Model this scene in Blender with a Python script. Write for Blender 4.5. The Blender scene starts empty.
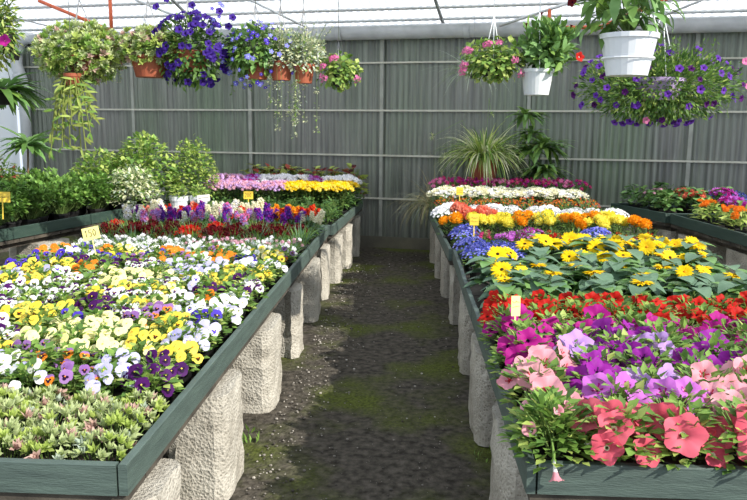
import bpy, math, random
from mathutils import Vector, Matrix, Quaternion
PI = math.pi
R = random.Random(7)
C = bpy.context.scene.collection
sc = bpy.context.scene

# ------------------------------------------------------------------ colour / materials
def lin(h):
    h = h.lstrip('#')
    c = [int(h[i:i+2], 16)/255 for i in (0, 2, 4)]
    return tuple(x/12.92 if x <= .04045 else ((x+.055)/1.055)**2.4 for x in c) + (1,)

def newmat(name):
    m = bpy.data.materials.new(name); m.use_nodes = True
    nt = m.node_tree; nt.nodes.clear()
    return m, nt, nt.nodes.new, nt.links.new

def soft(name, a, b, trans=.25, rough=.55, scale=30, spec=.3, rnd=.5):
    """leaf or petal: colour wanders between a and b by noise and from object to object, part of the light passes through"""
    m, nt, N, L = newmat(name)
    out = N('ShaderNodeOutputMaterial'); p = N('ShaderNodeBsdfPrincipled'); t = N('ShaderNodeBsdfTranslucent'); mx = N('ShaderNodeMixShader')
    tc = N('ShaderNodeTexCoord'); no = N('ShaderNodeTexNoise'); no.inputs['Scale'].default_value = scale; no.inputs['Detail'].default_value = 1
    oi = N('ShaderNodeObjectInfo'); ad = N('ShaderNodeMath'); ad.operation = 'MULTIPLY_ADD'; ad.inputs[1].default_value = rnd; 
    sub = N('ShaderNodeMath'); sub.operation = 'SUBTRACT'; sub.inputs[1].default_value = rnd/2; sub.use_clamp = True
    mc = N('ShaderNodeMix'); mc.data_type = 'RGBA'
    mc.inputs[6].default_value = lin(a); mc.inputs[7].default_value = lin(b)
    L(tc.outputs['Object'], no.inputs['Vector']); L(oi.outputs['Random'], ad.inputs[0]); L(no.outputs['Fac'], ad.inputs[2])
    L(ad.outputs[0], sub.inputs[0]); L(sub.outputs[0], mc.inputs[0])
    L(mc.outputs[2], p.inputs['Base Color']); L(mc.outputs[2], t.inputs['Color'])
    p.inputs['Roughness'].default_value = rough; p.inputs['Specular IOR Level'].default_value = spec
    mx.inputs[0].default_value = trans
    L(p.outputs[0], mx.inputs[1]); L(t.outputs[0], mx.inputs[2]); L(mx.outputs[0], out.inputs['Surface'])
    return m

def hard(name, a, b=None, rough=.6, metal=0, scale=6, bump=0, bscale=60, detail=4, lo=.35, hi=.65, stretch=(1, 1, 1), spec=.5):
    m, nt, N, L = newmat(name)
    out = N('ShaderNodeOutputMaterial'); p = N('ShaderNodeBsdfPrincipled'); L(p.outputs[0], out.inputs['Surface'])
    tc = N('ShaderNodeTexCoord'); mp = N('ShaderNodeMapping'); mp.inputs['Scale'].default_value = stretch; L(tc.outputs['Object'], mp.inputs['Vector'])
    no = N('ShaderNodeTexNoise'); no.inputs['Scale'].default_value = scale; no.inputs['Detail'].default_value = detail
    cr = N('ShaderNodeValToRGB'); cr.color_ramp.elements[0].position = lo; cr.color_ramp.elements[1].position = hi
    cr.color_ramp.elements[0].color = lin(a); cr.color_ramp.elements[1].color = lin(b or a)
    L(mp.outputs[0], no.inputs['Vector']); L(no.outputs['Fac'], cr.inputs[0]); L(cr.outputs[0], p.inputs['Base Color'])
    p.inputs['Roughness'].default_value = rough; p.inputs['Metallic'].default_value = metal; p.inputs['Specular IOR Level'].default_value = spec
    if bump:
        n2 = N('ShaderNodeTexNoise'); n2.inputs['Scale'].default_value = bscale; n2.inputs['Detail'].default_value = 5
        bp = N('ShaderNodeBump'); bp.inputs['Strength'].default_value = bump; bp.inputs['Distance'].default_value = .01
        L(mp.outputs[0], n2.inputs['Vector']); L(n2.outputs['Fac'], bp.inputs['Height']); L(bp.outputs[0], p.inputs['Normal'])
    return m

M = {}
M['paint'] = hard('green_painted_wood', '42504b', '56675f', .55, scale=5, stretch=(1, 1, 9), bump=.35, bscale=40, lo=.3, hi=.75)
M['shaded_paint'] = hard('shaded_green_painted_wood', '2a3f37', '35493f', .6, scale=5, stretch=(1, 1, 9), bump=.3, bscale=40)  # shade on the rear bench boards painted in as a darker green
M['raw_wood'] = hard('weathered_wood', '38332c', '575045', .8, scale=8, bump=.4, bscale=50)
M['red_wood'] = hard('reddish_wood', '7d4a3a', '8f6a54', .8, scale=8, bump=.3)
M['black_plastic'] = hard('black_nursery_plastic', '121212', '1c1b1a', .5)
M['terracotta'] = hard('terracotta', '94492f', 'a65a3d', .7, scale=9)
M['brown_plastic'] = hard('brown_plastic', '6e3b2a', '7d4a36', .55, scale=9)
M['white_plastic'] = hard('white_plastic', 'dde1e4', 'e6e9eb', .35)
M['lavender_plastic'] = hard('lavender_plastic', 'b49ac8', 'c0a8d2', .4)
M['wire'] = hard('grey_wire', '8a8a88', '9a9a98', .4, .5)
M['white_wire'] = hard('white_strap', 'e8ecec', 'f2f4f4', .4)
M['zinc'] = hard('galvanised_sheet', 'b9bdbf', 'cfd2d4', .4, 0, scale=5)
M['steel'] = hard('pale_steel', 'b6b9b8', 'c8cbca', .45, .3)
M['orange_steel'] = hard('orange_primer_steel', 'c4552c', 'd2663a', .5, scale=9)
M['rail'] = hard('pale_wall_rail', 'b4b3a4', 'c8c7b8', .6)
M['post'] = hard('pale_wall_post', '8b8e85', '9fa298', .6)
M['soil'] = hard('potting_soil', '1d1712', '3a2d22', .95, scale=60)
M['tag_yellow'] = hard('yellow_card', 'f2e68a', 'f7eda0', .5)
M['tag_gold'] = hard('gold_card', 'f0c93a', 'f4d350', .5)
M['tag_white'] = hard('white_card', 'eceae0', 'f2f0e8', .5)
M['ink'] = hard('dark_ink', '4a3a20', '5a4a2a', .7)
M['crate'] = hard('crate_wood', '4c3c2c', '6a563e', .8)

def concrete():
    m, nt, N, L = newmat('aggregate_concrete')
    out = N('ShaderNodeOutputMaterial'); p = N('ShaderNodeBsdfPrincipled'); L(p.outputs[0], out.inputs['Surface'])
    tc = N('ShaderNodeTexCoord')
    n1 = N('ShaderNodeTexNoise'); n1.inputs['Scale'].default_value = 5; n1.inputs['Detail'].default_value = 6
    cr = N('ShaderNodeValToRGB'); e = cr.color_ramp.elements; e[0].position = .3; e[0].color = lin('a09a8d'); e[1].position = .7; e[1].color = lin('c9c4b7')
    vo = N('ShaderNodeTexVoronoi'); vo.inputs['Scale'].default_value = 70
    v2 = N('ShaderNodeValToRGB'); v2.color_ramp.elements[0].position = .12; v2.color_ramp.elements[1].position = .35
    v2.color_ramp.elements[0].color = (.45, .43, .40, 1); v2.color_ramp.elements[1].color = (1, 1, 1, 1)
    mu = N('ShaderNodeMix'); mu.data_type = 'RGBA'; mu.blend_type = 'MULTIPLY'; mu.inputs[0].default_value = .8
    L(tc.outputs['Object'], n1.inputs['Vector']); L(tc.outputs['Object'], vo.inputs['Vector'])
    L(n1.outputs['Fac'], cr.inputs[0]); L(vo.outputs['Distance'], v2.inputs[0]); L(cr.outputs[0], mu.inputs[6]); L(v2.outputs[0], mu.inputs[7])
    L(mu.outputs[2], p.inputs['Base Color'])
    n2 = N('ShaderNodeTexNoise'); n2.inputs['Scale'].default_value = 55; n2.inputs['Detail'].default_value = 6
    ad = N('ShaderNodeMath'); ad.operation = 'ADD'; L(n2.outputs['Fac'], ad.inputs[0]); L(vo.outputs['Distance'], ad.inputs[1])
    bp = N('ShaderNodeBump'); bp.inputs['Strength'].default_value = .7; bp.inputs['Distance'].default_value = .010
    L(ad.outputs[0], bp.inputs['Height']); L(bp.outputs[0], p.inputs['Normal']); p.inputs['Roughness'].default_value = .95
    p.inputs['Specular IOR Level'].default_value = .15
    return m
M['concrete'] = concrete()

def ground_mat():
    m, nt, N, L = newmat('mossy_earth')
    out = N('ShaderNodeOutputMaterial'); p = N('ShaderNodeBsdfPrincipled'); L(p.outputs[0], out.inputs['Surface'])
    tc = N('ShaderNodeTexCoord')
    def noise(s, d=5):
        n = N('ShaderNodeTexNoise'); n.inputs['Scale'].default_value = s; n.inputs['Detail'].default_value = d; L(tc.outputs['Object'], n.inputs['Vector']); return n
    def ramp(src, a, b, pa, pb):
        c = N('ShaderNodeValToRGB'); c.color_ramp.elements[0].position = pa; c.color_ramp.elements[1].position = pb
        c.color_ramp.elements[0].color = a; c.color_ramp.elements[1].color = b; L(src, c.inputs[0]); return c
    def mix(f, a, b):
        x = N('ShaderNodeMix'); x.data_type = 'RGBA'; L(f, x.inputs[0]); L(a, x.inputs[6]); L(b, x.inputs[7]); return x.outputs[2]
    soil = ramp(noise(22, 8).outputs['Fac'], lin('33302a'), lin('625c53'), .32, .7).outputs[0]
    moss = ramp(noise(60, 5).outputs['Fac'], lin('3a4218'), lin('66712c'), .3, .7).outputs[0]
    W = (1, 1, 1, 1); K = (0, 0, 0, 1)
    mm = ramp(noise(1.6, 7).outputs['Fac'], K, (.85, .85, .85, 1), .48, .66).outputs[0]
    c = mix(mm, soil, moss)
    vo = N('ShaderNodeTexVoronoi'); vo.inputs['Scale'].default_value = 45; L(tc.outputs['Object'], vo.inputs['Vector'])
    sp = ramp(vo.outputs['Distance'], W, K, .06, .11).outputs[0]
    pn = ramp(noise(7, 3).outputs['Fac'], K, W, .5, .6).outputs[0]
    mu = N('ShaderNodeMath'); mu.operation = 'MULTIPLY'; L(sp, mu.inputs[0]); L(pn, mu.inputs[1])
    peb = ramp(noise(90, 0).outputs['Fac'], lin('777066'), lin('b8b0a6'), .4, .6).outputs[0]
    c = mix(mu.outputs[0], c, peb)
    L(c, p.inputs['Base Color']); p.inputs['Roughness'].default_value = .95; p.inputs['Specular IOR Level'].default_value = .1
    bp = N('ShaderNodeBump'); bp.inputs['Strength'].default_value = .8; bp.inputs['Distance'].default_value = .02
    L(noise(45, 8).outputs['Fac'], bp.inputs['Height']); L(bp.outputs[0], p.inputs['Normal'])
    return m
M['ground'] = ground_mat()

def wall_mat():
    """weathered grey-green corrugated plastic with green patches for plants seen through it and vertical streaks"""
    m, nt, N, L = newmat('corrugated_plastic')
    out = N('ShaderNodeOutputMaterial'); p = N('ShaderNodeBsdfPrincipled'); L(p.outputs[0], out.inputs['Surface'])
    tc = N('ShaderNodeTexCoord'); mp = N('ShaderNodeMapping'); mp.inputs['Scale'].default_value = (1, 1, .35); L(tc.outputs['Object'], mp.inputs['Vector'])
    n1 = N('ShaderNodeTexNoise'); n1.inputs['Scale'].default_value = 1.1; n1.inputs['Detail'].default_value = 3; L(mp.outputs[0], n1.inputs['Vector'])
    c1 = N('ShaderNodeValToRGB'); e = c1.color_ramp.elements; e[0].position = .38; e[0].color = lin('787a75'); e[1].position = .68; e[1].color = lin('6c7a66')  # green tint painted in for vegetation showing through from behind
    L(n1.outputs['Fac'], c1.inputs[0])
    mp2 = N('ShaderNodeMapping'); mp2.inputs['Scale'].default_value = (26, 1, .6); L(tc.outputs['Object'], mp2.inputs['Vector'])
    n2 = N('ShaderNodeTexNoise'); n2.inputs['Scale'].default_value = 1; n2.inputs['Detail'].default_value = 4; L(mp2.outputs[0], n2.inputs['Vector'])
    c2 = N('ShaderNodeValToRGB'); e = c2.color_ramp.elements; e[0].position = .35; e[0].color = (.62, .62, .62, 1); e[1].position = .68; e[1].color = (1.38, 1.38, 1.34, 1)
    L(n2.outputs['Fac'], c2.inputs[0])
    mu = N('ShaderNodeMix'); mu.data_type = 'RGBA'; mu.blend_type = 'MULTIPLY'; mu.inputs[0].default_value = 1
    L(c1.outputs[0], mu.inputs[6]); L(c2.outputs[0], mu.inputs[7]); L(mu.outputs[2], p.inputs['Base Color'])
    p.inputs['Roughness'].default_value = .32; p.inputs['Specular IOR Level'].default_value = .6
    return m
M['wall'] = wall_mat()

def film(name, col, tr):
    m, nt, N, L = newmat(name)
    out = N('ShaderNodeOutputMaterial'); d = N('ShaderNodeBsdfDiffuse'); t = N('ShaderNodeBsdfTranslucent'); mx = N('ShaderNodeMixShader')
    d.inputs[0].default_value = lin(col); t.inputs[0].default_value = lin(col); mx.inputs[0].default_value = tr
    L(d.outputs[0], mx.inputs[1]); L(t.outputs[0], mx.inputs[2]); L(mx.outputs[0], out.inputs['Surface'])
    return m
M['roof'] = film('translucent_roof_sheet', 'fdfeff', .85)
M['film'] = film('white_polythene', 'e4e8e8', .5)

# greens
G = {}
def green(k, a, b, tr=.3, **kw): G[k] = soft('leaf_'+k, a, b, tr, **kw)
green('fresh', '6f9440', '8fb056'); green('mid', '4f7434', '6d8f48'); green('deep', '35562c', '4a6d3a')
green('lime', 'a3b85a', 'bccb72'); green('blue', '5f8066', '7d9a80'); green('grey', '9fb09a', 'bfcab8', .15)
green('cream', 'd3d8a4', 'e6e6c4'); green('dry', 'a59a6e', 'c2b98e', .2); green('pinkish', 'b8968a', 'd6b8aa', .2)
green('sedum', 'a3b278', 'c3cd9a', .2); green('red', '8f3f34', 'b0584a'); green('maroon', '4a2026', '6a2c34')
green('stem', '5f7a3c', '7c9450', .1); green('twig', '6a5236', '7f6848', 0); green('olive', '7d8a3f', '98a04e', .2)
green('parsley', '74a64a', '9ec868'); green('rubber', '5f8a4a', '84aa66', .2, rough=.4)

P = {}
def petal(k, a, b, tr=.3, **kw): P[k] = soft('petal_'+k, a, b, tr, spec=.15, scale=18, **kw)
petal('yellow', 'f4d83c', 'fbea74'); petal('cream', 'f8eea0', 'fdf8cc'); petal('orange', 'ee7d1a', 'f79a35')
petal('deep', '3c1150', '5e2070'); petal('blueviolet', '4431b4', '6a50d0'); petal('white', 'f2f1f4', 'fbfbfb')
petal('lilac', '8d5ba6', 'b48ac4'); petal('lavender', 'bdb8ec', 'dedcf8'); petal('dark', '1e0a26', '321040')
petal('salmon', 'd4475f', 'ee7c8c'); petal('pinkpurple', 'c060c8', 'd884dc'); petal('palepink', 'ee98a8', 'f4b8c2')
petal('vein', 'd2384c', 'de5462'); petal('magenta', 'a0127c', 'c02c94'); petal('purple', '8c1690', 'a838b0')
petal('paleviolet', 'b88ad8', 'd0a8e8'); petal('red', 'b0160f', 'c9281d'); petal('darkred', '44060c', '660c14')
petal('gold', 'f7cd0c', 'fde02a'); petal('brown', '3a2410', '4a3018'); petal('lemon', 'f3e344', 'f8ee70')
petal('tangerine', 'f09a10', 'f8b028'); petal('coral', 'e4604c', 'f08468'); petal('plume', 'e08a72', 'eca890')
petal('blue', '4a56c8', '7078dc'); petal('skyviolet', '7a7ce0', '9c9cf0'); petal('pink', 'dc6ca4', 'ee94be')
petal('hotpink', 'c02c68', 'd84c88'); petal('mumlilac', 'c9a0d4', 'e0c4e8'); petal('ivory', 'f0ecca', 'f8f5dc')
petal('purplish', '38207a', '4c3096'); petal('violet', '5a2a9a', '7844b8'); petal('dusty', 'd8a0b4', 'e8bccb'); petal('fire', 'f04c20', 'f86a3a')

# ------------------------------------------------------------------ mesh builder
class MB:
    def __init__(s): s.v = []; s.f = []; s.m = []
    def quad(s, a, b, c, d, mi=0):
        n = len(s.v); s.v += [tuple(a), tuple(b), tuple(c), tuple(d)]; s.f.append((n, n+1, n+2, n+3)); s.m.append(mi)
    def box(s, lo, hi, mi=0, mat=None):
        n = len(s.v); pts = [Vector((x, y, z)) for z in (lo[2], hi[2]) for y in (lo[1], hi[1]) for x in (lo[0], hi[0])]
        if mat: pts = [mat @ p for p in pts]
        s.v += [tuple(p) for p in pts]
        for f in ((0, 2, 3, 1), (4, 5, 7, 6), (0, 1, 5, 4), (2, 6, 7, 3), (0, 4, 6, 2), (1, 3, 7, 5)):
            s.f.append(tuple(n+i for i in f)); s.m.append(mi)
    def prism(s, pts, z0, z1, mi=0):
        n = len(s.v); k = len(pts)
        s.v += [(p[0], p[1], z0) for p in pts]+[(p[0], p[1], z1) for p in pts]
        s.f.append(tuple(n+i for i in reversed(range(k)))); s.f.append(tuple(n+k+i for i in range(k))); s.m += [mi, mi]
        for i in range(k):
            j = (i+1) % k; s.f.append((n+i, n+j, n+k+j, n+k+i)); s.m.append(mi)
    def tube(s, pts, r, seg=6, mi=0, cap=True):
        pts = [Vector(p) for p in pts]; n0 = len(s.v); K = len(pts)
        for i, p in enumerate(pts):
            d = (pts[min(i+1, K-1)]-pts[max(i-1, 0)]).normalized()
            a = d.orthogonal().normalized() if i == 0 else (a-d*a.dot(d)).normalized()
            b = d.cross(a); rr = r[i] if isinstance(r, (list, tuple)) else r
            for j in range(seg):
                t = 2*PI*j/seg; s.v.append(tuple(p+(a*math.cos(t)+b*math.sin(t))*rr))
        for i in range(K-1):
            for j in range(seg):
                k = (j+1) % seg; s.f.append((n0+i*seg+j, n0+i*seg+k, n0+(i+1)*seg+k, n0+(i+1)*seg+j)); s.m.append(mi)
        if cap:
            s.f.append(tuple(n0+j for j in reversed(range(seg)))); s.f.append(tuple(n0+(K-1)*seg+j for j in range(seg))); s.m += [mi, mi]
    def lathe(s, prof, seg=24, mi=0, o=(0, 0, 0), mis=None):
        n0 = len(s.v); K = len(prof)
        for (r, z) in prof:
            for j in range(seg):
                t = 2*PI*j/seg; s.v.append((o[0]+r*math.cos(t), o[1]+r*math.sin(t), o[2]+z))
        for i in range(K-1):
            for j in range(seg):
                k = (j+1) % seg; s.f.append((n0+i*seg+j, n0+i*seg+k, n0+(i+1)*seg+k, n0+(i+1)*seg+j)); s.m.append(mis[i] if mis else mi)
    def leaf(s, o, d, n, L, W, curl=.3, k=3, mi=0, fold=.25, peak=.45):
        """a folded, drooping blade with 3 vertices across"""
        o = Vector(o); d = Vector(d).normalized(); n = Vector(n); n = (n-d*n.dot(d))
        n = n.normalized() if n.length > 1e-4 else d.orthogonal().normalized()
        w = d.cross(n); b = len(s.v)
        for i in range(k+1):
            t = i/k
            c = o+d*(L*t*(1-.25*curl*t))-n*(curl*L*t*t*.6)
            ww = W*.5*(math.sin(PI*min(1, (t/peak)*.5)) if t < peak else math.cos(PI/2*((t-peak)/(1-peak)))**.8 if t < 1 else 0)
            ww = max(ww, W*.03)
            s.v += [tuple(c-w*ww+n*fold*ww), tuple(c), tuple(c+w*ww+n*fold*ww)]
        for i in range(k):
            q = b+i*3
            s.f += [(q, q+1, q+4, q+3), (q+1, q+2, q+5, q+4)]; s.m += [mi, mi]
    def dia(s, o, d, n, L, W, mi=0, fold=.3):
        """small leaflet: 4 triangles' worth in 2 quads"""
        o = Vector(o); d = Vector(d).normalized(); n = Vector(n); n = (n-d*n.dot(d)); n = n.normalized() if n.length > 1e-4 else d.orthogonal().normalized()
        w = d.cross(n); b = len(s.v); m = o+d*L*.5
        s.v += [tuple(o), tuple(m-w*W*.5+n*fold*W*.4), tuple(o+d*L), tuple(m+w*W*.5+n*fold*W*.4), tuple(m-n*fold*W*.1)]
        s.f += [(b, b+4, b+2, b+1), (b, b+3, b+2, b+4)]; s.m += [mi, mi]
    def ball(s, c, r, mi=0, seg=8, rings=5, sq=1):
        n0 = len(s.v)
        for i in range(rings+1):
            a = PI*i/rings
            for j in range(seg):
                t = 2*PI*j/seg; s.v.append((c[0]+r*max(math.sin(a), .02)*math.cos(t), c[1]+r*max(math.sin(a), .02)*math.sin(t), c[2]+r*sq*math.cos(a)))
        for i in range(rings):
            for j in range(seg):
                k = (j+1) % seg; s.f.append((n0+i*seg+j, n0+(i+1)*seg+j, n0+(i+1)*seg+k, n0+i*seg+k)); s.m.append(mi)
    def pom(s, c, r, n, mi=0, sq=.8, psize=.55, lo=-.3, core=None):
        """ball of ruffled petals"""
        c = Vector(c); s.ball(c, r*.72, core if core is not None else mi, 7, 4, sq)
        for i in range(n):
            z = 1-(1-lo)*(i+.5)/n; a = i*2.39996+R.random()*.3; q = math.sqrt(max(0, 1-z*z))
            d = Vector((q*math.cos(a), q*math.sin(a), z*sq)).normalized(); t = d.cross(Vector((0, 0, 1))); t = t.normalized() if t.length > .01 else Vector((1, 0, 0))
            u = t.cross(d); o = c+Vector((d.x, d.y, d.z*sq))*r*.62; e = r*psize
            dd = (d*.8+u*R.uniform(.1, .7)+t*R.uniform(-.3, .3)).normalized()
            s.dia(o, dd, d, e, e*.9, mi, R.uniform(-.3, .5))
    def floret(s, c, n, r, mi=0, cm=None, k=5):
        c = Vector(c); n = Vector(n).normalized(); a = n.orthogonal().normalized(); b = n.cross(a); ph = R.random()*6
        for i in range(k):
            t = ph+2*PI*i/k; d = (a*math.cos(t)+b*math.sin(t)+n*.25).normalized()
            s.dia(c, d, n, r, r*1.0, mi, .1)
        if cm is not None: s.dia(c+n*r*.15-a*r*.2, a, n, r*.4, r*.4, cm)
    def mesh(s, name, mats, smooth=False):
        me = bpy.data.meshes.new(name); me.from_pydata(s.v, [], s.f)
        for m in mats: me.materials.append(m)
        me.polygons.foreach_set('material_index', s.m)
        if smooth: me.polygons.foreach_set('use_smooth', [True]*len(s.f))
        me.update(); return me
    def build(s, name, mats, parent=None, loc=(0, 0, 0), rot=None, smooth=False):
        if not isinstance(mats, (list, tuple)): mats = [mats]
        return inst(name, s.mesh(name, mats, smooth), parent, loc, rot)

def inst(name, me, parent=None, loc=(0, 0, 0), rot=None, sc_=1):
    o = bpy.data.objects.new(name, me); C.objects.link(o); o.parent = parent; o.location = loc
    if rot is not None:
        if isinstance(rot, Quaternion): o.rotation_mode = 'QUATERNION'; o.rotation_quaternion = rot
        else: o.rotation_euler = rot
    o.scale = (sc_,)*3 if not isinstance(sc_, tuple) else sc_
    return o
def thing(name, label, cat, loc=(0, 0, 0), rz=0, group=None):
    o = bpy.data.objects.new(name, None); C.objects.link(o); o.empty_display_size = .05; o.location = loc; o.rotation_euler = (0, 0, rz)
    return tag(o, label, cat, group)
def tag(o, label, cat, group=None, kind=None):
    o['label'] = label; o['category'] = cat
    if group: o['group'] = group
    if kind: o['kind'] = kind
    return o
def struct(o): o['kind'] = 'structure'; return o
ORD = ['first', 'second', 'third', 'fourth', 'fifth', 'sixth', 'seventh', 'eighth', 'ninth', 'tenth', 'eleventh', 'twelfth', 'thirteenth', 'fourteenth', 'fifteenth', 'sixteenth', 'seventeenth', 'eighteenth', 'nineteenth', 'twentieth']

# ------------------------------------------------------------------ camera
F = 754.; CH = 1.6; pitch = math.atan(125/754.); yaw = math.radians(2.8); roll = math.radians(.5)
fw = Vector((-math.sin(yaw)*math.cos(pitch), math.cos(yaw)*math.cos(pitch), -math.sin(pitch)))
rt = Vector((math.cos(yaw), math.sin(yaw), 0)); up = rt.cross(fw)
r2 = rt*math.cos(roll)+up*math.sin(roll); u2 = -rt*math.sin(roll)+up*math.cos(roll)
cam = bpy.data.cameras.new('camera'); co = bpy.data.objects.new('camera', cam); C.objects.link(co)
mw = Matrix((r2, u2, -fw)).transposed().to_4x4(); mw.translation = (0, 0, CH); co.matrix_world = mw
cam.sensor_width = 36; cam.lens = 36*F/747; cam.clip_end = 100; sc.camera = co
def seen(x, y, z, mg=30):
    d = Vector((x, y, z-CH)); k = d.dot(fw)
    if k < .3: return False
    px = 373.5+F*d.dot(r2)/k; py = 250-F*d.dot(u2)/k; e = mg+F*.08/k
    return -e < px < 747+e and -e < py < 500+e

# ------------------------------------------------------------------ light
sun = bpy.data.lights.new('sun', 'SUN'); sun.energy = 6.2; sun.angle = math.radians(.6); sun.color = (1, .95, .87)
so = bpy.data.objects.new('sun', sun); C.objects.link(so)
so.rotation_euler = Vector((.93, -.62, .76)).to_track_quat('Z', 'Y').to_euler(); so.location = (6, -4, 8)
w = bpy.data.worlds.new('sky'); sc.world = w; w.use_nodes = True
bg = w.node_tree.nodes['Background']; bg.inputs[0].default_value = (.80, .88, 1, 1); bg.inputs[1].default_value = 1.2
sc.view_settings.view_transform = 'Standard'; sc.view_settings.look = 'None'; sc.view_settings.gamma = 1; sc.view_settings.exposure = 0.0

# ------------------------------------------------------------------ ground
g = MB(); nx, ny = 90, 110; x0, x1, y0, y1 = -7.5, 7.5, -.6, 12.6
for j in range(ny+1):
    for i in range(nx+1):
        g.v.append((x0+(x1-x0)*i/nx, y0+(y1-y0)*j/ny, R.uniform(-.008, 0)))
for j in range(ny):
    for i in range(nx):
        a = j*(nx+1)+i; g.f.append((a, a+1, a+nx+2, a+nx+1)); g.m.append(0)
struct(g.build('floor', M['ground'], smooth=True))

# ------------------------------------------------------------------ corrugated end wall
WA = math.radians(12); WP = Vector((-.4, 9.89, 0)); WD = Vector((math.cos(WA), -math.sin(WA), 0)); WN = Vector((-math.sin(WA), -math.cos(WA), 0))  # WN towards the camera side
WROT = (0, 0, -WA)
def wp(s, z, off=0): return WP+WD*s+WN*off+Vector((0, 0, z))
def wallY(x): return 9.89-(x+.4)*math.tan(WA)
mb = MB(); s0, s1, st = -5.5, 5.7, .0127; n = int((s1-s0)/st)
for i in range(n+1):
    s = s0+i*st; d = .012*math.cos(2*PI*s/.0762)
    for z in (0, .9, 1.8, 2.68): mb.v.append((s, -d, z))
for i in range(n):
    for k in range(3):
        a = i*4+k; mb.f.append((a, a+4, a+5, a+1)); mb.m.append(0)
struct(mb.build('wall_back', M['wall'], None, WP, WROT, True))
for i, z in enumerate((.65, 1.21, 1.785, 2.385)):
    mb = MB(); mb.box((s0, -.035, z-.011), (s1, -.0125, z+.011)); struct(mb.build('trim_%d' % (i+1), M['rail'], None, WP, WROT))
for i, s in enumerate((-5.44, -3.6, -1.82, .01, 1.87, 3.74, 5.6)):
    mb = MB(); mb.box((s-.022, -.032, 0), (s+.022, -.0122, 2.67)); struct(mb.build('trim_%d' % (i+5), M['post'], None, WP, WROT))
mb = MB(); mb.box((s0, -.05, 0), (s1, -.03, .15)); struct(mb.build('baseboard_back', hard('skirting_sheet', '5c5a50', '74705f', .8, scale=4), None, WP, WROT))
# gutter along the top of the wall
t = thing('rain_gutter', 'long grey half-round metal gutter along the top of the corrugated wall', 'gutter', tuple(WP+Vector((0, 0, 2.66))), -WA)
mb = MB(); prof = [(-.02-.10*math.cos(a)-.1, .0+.13-.15*math.sin(a)) for a in [PI*k/10 for k in range(11)]]
prof = [(-.22, .165), (-.235, .15)]+[(-.12-.11*math.cos(PI*k/12), .14-.14*math.sin(PI*k/12)) for k in range(13)]
b0 = -5.08
for s in (b0, s1):
    for (y, z) in prof: mb.v.append((s, y, z))
K = len(prof)
for k in range(K-1): mb.f.append((k, K+k, K+k+1, k+1)); mb.m.append(0)
mb.f.append(tuple(range(2, K))); mb.m.append(0)
mb.build('channel', M['zinc'], t, smooth=True)
for s in (-4.5, -2.6, -.52, 1.1, 2.9, 4.6):
    mb = MB()
    for e in (-.035, .035):
        for (y, z) in prof[1:]: mb.v.append((s+e, -.12+(y+.12)*1.04, .14+(z-.14)*1.04))
    k2 = K-1
    for k in range(k2-1): mb.f.append((k, k2+k, k2+k+1, k+1)); mb.m.append(0)
    mb.build('joint_sleeve', M['zinc'], t, smooth=True)
t = thing('downpipe', 'fat grey metal downpipe elbow at the left end of the gutter', 'pipe', tuple(wp(-5.3, 0, .14)), -WA)
mb = MB(); mb.tube([(.27, 0, 2.76), (.12, 0, 2.78), (0, 0, 2.74), (-.08, 0, 2.6), (-.09, 0, 2.4), (-.02, 0, 2.2), (.0, 0, 2.0), (0, 0, 0)], [.075, .08, .085, .085, .085, .085, .075, .075], 14); mb.build('pipe', M['zinc'], t, smooth=True)
mb = MB(); mb.tube([(-.06, 0, 2.28), (-.05, 0, 2.2)], .097, 14); mb.build('collar', M['zinc'], t, smooth=True)

# roof: translucent sheet rising from the gutter, with purlins and rafters
def roofz(d): return 2.875+d*.34          # d = distance from wall towards the camera side
mb = MB(); n = int((s1+3.4-s0)/.02)
for i in range(n+1):
    s = s0-.5+i*.02; q = .012*math.cos(2*PI*s/.1)
    for d in (-.3, 1.2, 2.9): mb.v.append((s, -d, roofz(d)+q))
for i in range(n):
    for k in range(2): a = i*3+k; mb.f.append((a, a+3, a+4, a+1)); mb.m.append(0)
ro = mb.build('ceiling', M['roof'], None, WP, WROT, True); struct(ro)
mb = MB(); mb.box((s0, -.03, 2.68), (s1, -.005, 2.85)); struct(mb.build('trim_12', M['black_plastic'], None, WP, WROT))
for i, d in enumerate((.14, .42, .74, 1.4, 2.1, 2.85)):
    mb = MB(); mb.tube([(s0-.4, -d, roofz(d)-.035), (s1+.4, -d, roofz(d)-.035)], .018, 8)
    o = mb.build('roof_purlin', M['steel'], None, WP, WROT, True)
    tag(o, ['thin grey roof purlin just above the gutter', 'second grey roof purlin up from the gutter', 'third grey roof purlin up from the gutter', 'grey roof purlin beyond the top edge, nearest the orange braces', 'grey roof purlin midway up the translucent roof', 'topmost grey purlin at the open roof edge'][i], 'purlin', 'roof purlins')
for i, s in enumerate((-5.4, -2.45, .8, 4.4)):
    mb = MB(); mb.tube([(s, -.1, roofz(.1)-.07), (s, -2.9, roofz(2.9)-.07)], .022, 8)
    o = mb.build('roof_rafter', M['steel'], None, WP, WROT, True)
    tag(o, ['steel rafter above the downpipe corner', 'steel rafter above the purple petunia basket', 'slim steel rafter above the centre of the gutter', 'steel rafter above the right end of the gutter'][i], 'rafter', 'roof rafters')
def rod(name, label, cat, a, b, r, m, grp=None):
    mb = MB(); a, b = [(p[0]*.9, 1.6+(p[1]-1.6)*.9, 1.0) for p in (a, b)]; mb.tube([wp(*a), wp(*b)], r, 8); o = mb.build(name, m, smooth=True); return tag(o, label, cat, grp)
rod('steel_brace', 'orange steel brace sloping down to the left-hand orange post', 'brace', (-4.75, 3.3, .3), (-3.6, 2.86, .3), .022, M['orange_steel'])
rod('steel_post', 'short upright orange steel post beside the second sedum basket', 'post', (-3.6, 3.3, .3), (-3.6, 2.8, .3), .024, M['orange_steel'])
rod('steel_brace', 'orange steel brace sloping up above the purple calibrachoa basket', 'brace', (2.9, 2.74, .3), (4.35, 3.36, .3), .022, M['orange_steel'])
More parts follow.
